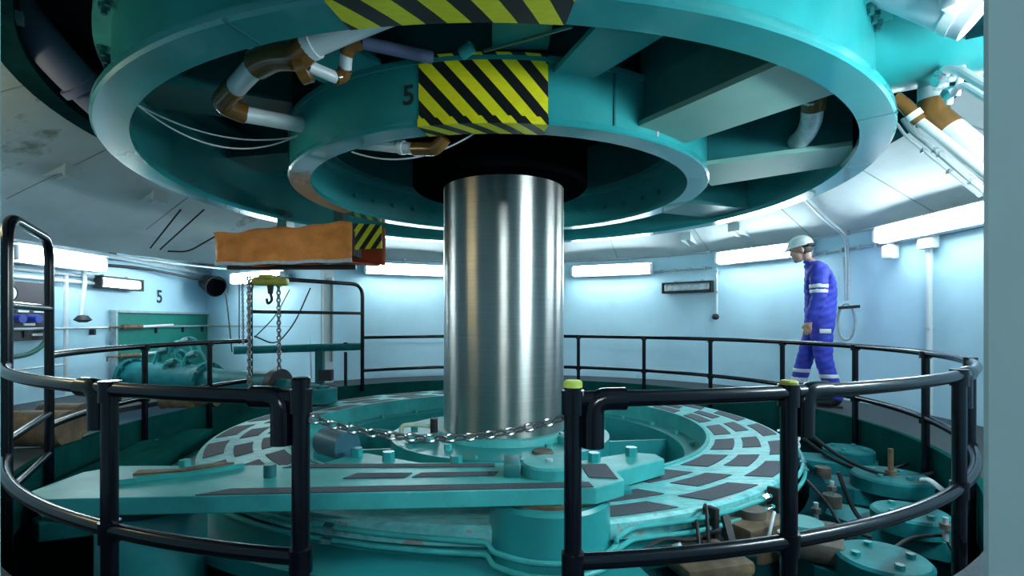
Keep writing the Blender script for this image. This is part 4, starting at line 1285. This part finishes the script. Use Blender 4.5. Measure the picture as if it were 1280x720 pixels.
# ------------------------------------------------------------------ the worker
def worker():
    base = ring_pt(1023, 3.42, True, 0.0)
    view = V((base.x - CX, base.y - CY, 0)).normalized()
    F = V((-view.y, view.x, 0))                  # walks to the left across the view
    Lf = V((-F.y, F.x, 0))
    if Lf.dot(view) > 0: Lf = -Lf                # his left side is the one we see
    W = lambda f, l, z: V((f, l, z))             # local frame: x forward, y left, z up
    t = thing('person', 'worker in blue coveralls and white helmet walking on the far right walkway', 'person', base, math.atan2(F.y, F.x))
    J = {}
    def j(name, f, l, z, r): J[name] = (W(f, l, z), r)
    j('pelvis', -.01, 0, .90, .150); j('waist', -.02, 0, 1.06, .140); j('chest', -.02, 0, 1.24, .155); j('upper', .0, 0, 1.37, .120)
    j('neck', .055, 0, 1.465, .062); j('neck2', .105, 0, 1.53, .055)
    for s, sd in ((1, 'l'), (-1, 'r')):
        j('sh' + sd, .0, .165 * s, 1.37, .088)
    j('ell', -.005, .245, 1.10, .060); j('wrl', .075, .235, .875, .043)
    j('elr', -.03, -.245, 1.10, .060); j('wrr', .04, -.24, .87, .043)
    j('hipl', -.02, .095, .84, .118); j('hipr', .0, -.095, .84, .118)
    j('knl', -.045, .10, .48, .082); j('anl', -.16, .10, .10, .066)      # left leg trails
    j('knr', .12, -.10, .49, .082); j('anr', .20, -.10, .11, .066)       # right leg leads
    j('mal', -.10, .10, .29, .078); j('mar', .165, -.10, .30, .078)
    j('heell', -.165, .10, .055, .05); j('toel', .03, .11, .035, .036); j('heelr', .195, -.10, .06, .05); j('toer', .385, -.10, .05, .036)
    E = [('pelvis', 'waist'), ('waist', 'chest'), ('chest', 'upper'), ('upper', 'neck'), ('neck', 'neck2'), ('upper', 'shl'), ('upper', 'shr'), ('shl', 'ell'), ('ell', 'wrl'), ('shr', 'elr'), ('elr', 'wrr'),
         ('pelvis', 'hipl'), ('pelvis', 'hipr'), ('hipl', 'knl'), ('knl', 'mal'), ('mal', 'anl'), ('hipr', 'knr'), ('knr', 'mar'), ('mar', 'anr'), ('anl', 'heell'), ('heell', 'toel'), ('anr', 'heelr'), ('heelr', 'toer')]
    def skinned(J, E, root, lev=2):
        names = list(J)
        me = bpy.data.meshes.new('skin_tmp')
        me.from_pydata([J[q][0] for q in names], [(names.index(a), names.index(b)) for a, b in E], [])
        o = bpy.data.objects.new('skin_tmp', me)
        COL.objects.link(o)
        o.modifiers.new('skin', 'SKIN')
        for i, q in enumerate(names):
            me.skin_vertices[0].data[i].radius = (J[q][1], J[q][1])
            me.skin_vertices[0].data[i].use_root = (q == root)
        sb = o.modifiers.new('sub', 'SUBSURF'); sb.levels = lev; sb.render_levels = lev
        dg = bpy.context.evaluated_depsgraph_get()
        ev = o.evaluated_get(dg)
        m2 = bpy.data.meshes.new_from_object(ev)
        hb = bmesh.new(); hb.from_mesh(m2)
        bmesh.ops.holes_fill(hb, edges=[e_ for e_ in hb.edges if e_.is_boundary], sides=0)
        bmesh.ops.recalc_face_normals(hb, faces=hb.faces)
        g = MB().bm(hb)
        bpy.data.objects.remove(o); bpy.data.meshes.remove(m2)
        return g
    parts = [skinned(J, E, 'pelvis')]
    def ell(c, s, rot=None, seg=20):
        bm = bmesh.new(); bmesh.ops.create_uvsphere(bm, u_segments=seg, v_segments=seg // 2 + 2, radius=1)
        M = Matrix.Translation(V(c)) @ (rot.to_4x4() if rot else Matrix.Identity(4)) @ Matrix.Diagonal((*s, 1))
        return MB().bm(bm, M)
    # head, tilted a little down
    hc = W(.165, 0, 1.625)
    T = Matrix.Rotation(R(16), 3, 'Y')
    def H(x, y, z): return hc + T @ V((x, y, z))
    for c, s in (((-.01, 0, .025), (.098, .078, .088)), ((.035, 0, -.045), (.060, .058, .075)), ((.062, 0, -.095), (.028, .034, .024)), ((.075, 0, .028), (.022, .062, .022)),
                 ((.094, 0, -.020), (.024, .015, .014)), ((.084, 0, .000), (.018, .010, .024)), ((.082, 0, -.056), (.015, .024, .008)), ((.080, 0, -.068), (.014, .020, .007)),
                 ((-.015, .078, -.012), (.020, .010, .032)), ((-.015, -.078, -.012), (.020, .010, .032)), ((-.035, 0, -.06), (.055, .052, .07)), ((.06, .035, -.03), (.025, .022, .025)), ((.06, -.035, -.03), (.025, .022, .025))):
        parts.append(ell(H(*c), s, T))
    # hands: palm, four curled fingers, thumb
    for s, wr, el in ((1, 'wrl', 'ell'), (-1, 'wrr', 'elr')):
        p = J[wr][0]; dn = (p - J[el][0]).normalized(); dn = (dn + V((0.0, 0, -.6))).normalized()
        out = V((0, s, 0)); fw = out.cross(dn) if s > 0 else dn.cross(out)
        if fw.x < 0: fw = -fw
        hj = {'w': (p - dn * .03, .030), 'p1': (p + dn * .035, .030), 'p2': (p + dn * .075, .030)}
        he = [('w', 'p1'), ('p1', 'p2')]
        parts.append(skinned(hj, he, 'w', 2))
        for i, (o_, L) in enumerate(((.030, .070), (.010, .080), (-.010, .074), (-.030, .058))):
            b_ = p + dn * .078 + fw * o_
            inn = -out
            fj = {'a': (b_ - dn * .02, .0095), 'b': (b_ + dn * L * .45 + inn * .006, .0092), 'c': (b_ + dn * L * .75 + inn * .024, .0085), 'd': (b_ + dn * L * .92 + inn * .044, .0075)}
            parts.append(skinned(fj, [('a', 'b'), ('b', 'c'), ('c', 'd')], 'a', 1))
        b_ = p + dn * .03 + fw * .025
        fj = {'a': (b_, .012), 'b': (b_ + fw * .022 + dn * .03, .0105), 'c': (b_ + fw * .028 + dn * .062 - out * .008, .009)}
        parts.append(skinned(fj, [('a', 'b'), ('b', 'c')], 'a', 1))
    allm = MB()
    for q in parts: allm.add(q.v, q.f)
    me = bpy.data.meshes.new('body')
    me.from_pydata(allm.v, [], allm.f)
    bm = bmesh.new(); bm.from_mesh(me); bmesh.ops.recalc_face_normals(bm, faces=bm.faces); bm.to_mesh(me); bm.free()
    tmp = bpy.data.objects.new('tmp', me); COL.objects.link(tmp)
    rm = tmp.modifiers.new('rm', 'REMESH'); rm.mode = 'VOXEL'; rm.voxel_size = .0062
    sm = tmp.modifiers.new('sm', 'SMOOTH'); sm.factor = .5; sm.iterations = 3
    dg = bpy.context.evaluated_depsgraph_get()
    me2 = bpy.data.meshes.new_from_object(tmp.evaluated_get(dg))
    bpy.data.objects.remove(tmp)
    me2.name = 'body'
    for m in ('skin', 'cloth_blue', 'black_matt'): me2.materials.append(MATS[m])
    wl, wrr = J['wrl'][0], J['wrr'][0]
    hands = [wl + V((.02, 0, -.075)), wrr + V((.02, 0, -.075))]
    isH = lambda c: c.z < .868 and abs(c.y) > .185 and any((c - q).length < .115 and c.x > q.x - .065 for q in hands)
    for p in me2.polygons:
        c = p.center
        k_ = 1
        if c.z < .085 and c.x < 9: k_ = 2
        elif (c - hc).length < .19 and c.z > 1.47 + (c.x - .1) * .35: k_ = 0
        elif isH(c): k_ = 0
        p.material_index = k_
        p.use_smooth = True
    body = bpy.data.objects.new('body', me2); COL.objects.link(body); body.parent = t
    # clothing shells follow the body: faces copied and pushed out along the normals
    def shell(name, m, test, off, th=.003, fold=0.0):
        fs = [p for p in me2.polygons if test(p.center)]
        idx = {}
        g = MB()
        for p in fs:
            for vi in p.vertices:
                if vi not in idx:
                    idx[vi] = len(g.v)
                    v = me2.vertices[vi]
                    q = v.co + v.normal * (off + fold * math.sin(v.co.z * 75 + v.co.y * 22) * math.sin(v.co.x * 31 + v.co.z * 20))
                    g.v.append(q)
            g.f.append(tuple(idx[i] for i in p.vertices))
        if not g.f: return None
        o = g.build(name, m, t, smooth=60, local=True)
        s = o.modifiers.new('solid', 'SOLIDIFY'); s.thickness = th; s.offset = -1
        return o
    sk = lambda c: (c - hc).length < .17 or isH(c)
    shell('jacket', 'cloth_blue', lambda c: c.z > .80 and not sk(c) and c.z < 1.49, .013, fold=.004)
    shell('trousers', 'cloth_blue', lambda c: .09 < c.z < .82 and not isH(c), .006, fold=.004)
    def band(z0, z1, arm, m='reflective', off=.019, side=1):
        if arm: return shell('reflective_band', m, lambda c: z0 < c.z < z1 and abs(c.y) > .145, off)
        return shell('reflective_band', m, lambda c: z0 < c.z < z1 and abs(c.y) < .26 and c.y * side > 0, off)
    band(1.205, 1.24, True); band(1.155, 1.19, True)
    band(.30, .335, False, off=.012, side=1); band(.19, .245, False, off=.012, side=1)
    band(.33, .37, False, off=.012, side=-1); band(.22, .275, False, off=.012, side=-1)
    n = MB(); n.bbox((-.06, .225, .775), (.10, .012, .045), .003); n.build('pocket_patch', 'white', t, local=True)
    n = MB(); n.tube([W(.045, .07 * math.cos(TP * i / 16), 0) + W(.068 * math.sin(TP * i / 16) + .01, 0, 1.468 + .03 * math.sin(TP * i / 16)) for i in range(16)], .017, 8, closed=True); n.build('collar', 'cloth_blue', t, local=True)
    # hair and eyes
    g = ell(H(-.022, 0, .005), (.094, .080, .083), T, 24)
    hair = MB(); keep = [f for f in g.f if (T.transposed() @ (sum((g.v[i] for i in f), V()) / len(f) - hc)).x < -.02]
    hair.v, hair.f = g.v, keep
    hair.build('hair', 'hair', t, local=True)
    for s in (-1, 1):
        ell(H(.087, .030 * s, .006), (.009, .011, .009), T, 12).build('eye', 'white', t, local=True)
        ell(H(.095, .030 * s, .006), (.004, .005, .005), T, 10).build('pupil', 'ink', t, local=True)
        ell(H(.092, .030 * s, .026), (.010, .020, .005), T, 10).build('eyebrow', 'hair', t, local=True)
    # helmet
    hm = MB()
    TT = T @ Matrix.Rotation(R(-4), 3, 'Y')
    prof = [(0, .110), (.03, .108), (.06, .098), (.085, .078), (.102, .045), (.108, .012), (.112, .0), (.116, -.004), (.108, -.006), (.104, .0), (.098, .04), (.08, .07), (0, .098)]
    hm.lathe(prof, (0, 0, 0), seg=40)
    for v in hm.v:
        v.x *= 1.16
        if v.z < .02 and v.x > 0: v.x *= 1.0 + .40 * max(0, (v.x / .13)) * (1 - v.z / .02) * .9; v.z -= .02 * max(0, (v.x - .1) / .1)
    hm.v = [hc + TT @ (v + V((-.012, 0, .035))) for v in hm.v]
    he = hm.build('helmet', 'helmet', t, local=True)
    n = MB(); n.tube([hc + TT @ V((x / 100 * 1.16 - .012, 0, .035 + .113 * math.sqrt(max(0, 1 - (x / 10.6) ** 2)) )) for x in (-9, -6, -3, 0, 3, 6, 9)], .010, 8); n.build('ridge', 'helmet', he, local=True)
    n = MB(); n.tube([hc + TT @ V((.125 * math.cos(R(a)) - .012, .110 * math.sin(R(a)), .025)) for a in range(120, 241, 10)], .016, 8); n.build('headband', 'black_matt', he, local=True)
    # boots
    for s, an, hl, to in ((1, 'anl', 'heell', 'toel'), (-1, 'anr', 'heelr', 'toer')):
        a_, h_, q_ = J[an][0], J[hl][0], J[to][0]
        hd = (q_ - h_).normalized()
        n = skinned({'a': (a_ + V((0, 0, .02)), .058), 'h': (h_ + V((0, 0, .0)), .054), 'm': (h_.lerp(q_, .55) + V((0, 0, .008)), .050), 't': (q_, .042)}, [('a', 'h'), ('h', 'm'), ('m', 't')], 'h', 2)
        b_ = n.build('boot', 'black_matt', t, local=True)
        n = MB(); m_ = h_.lerp(q_, .5)
        n.bar(h_ - hd * .045 - V((0, 0, .048)), q_ + hd * .04 - V((0, 0, .034)), .085, .022); n.build('sole', 'black_matt', b_, local=True)
    return t
worker()
bpy.context.view_layer.update()
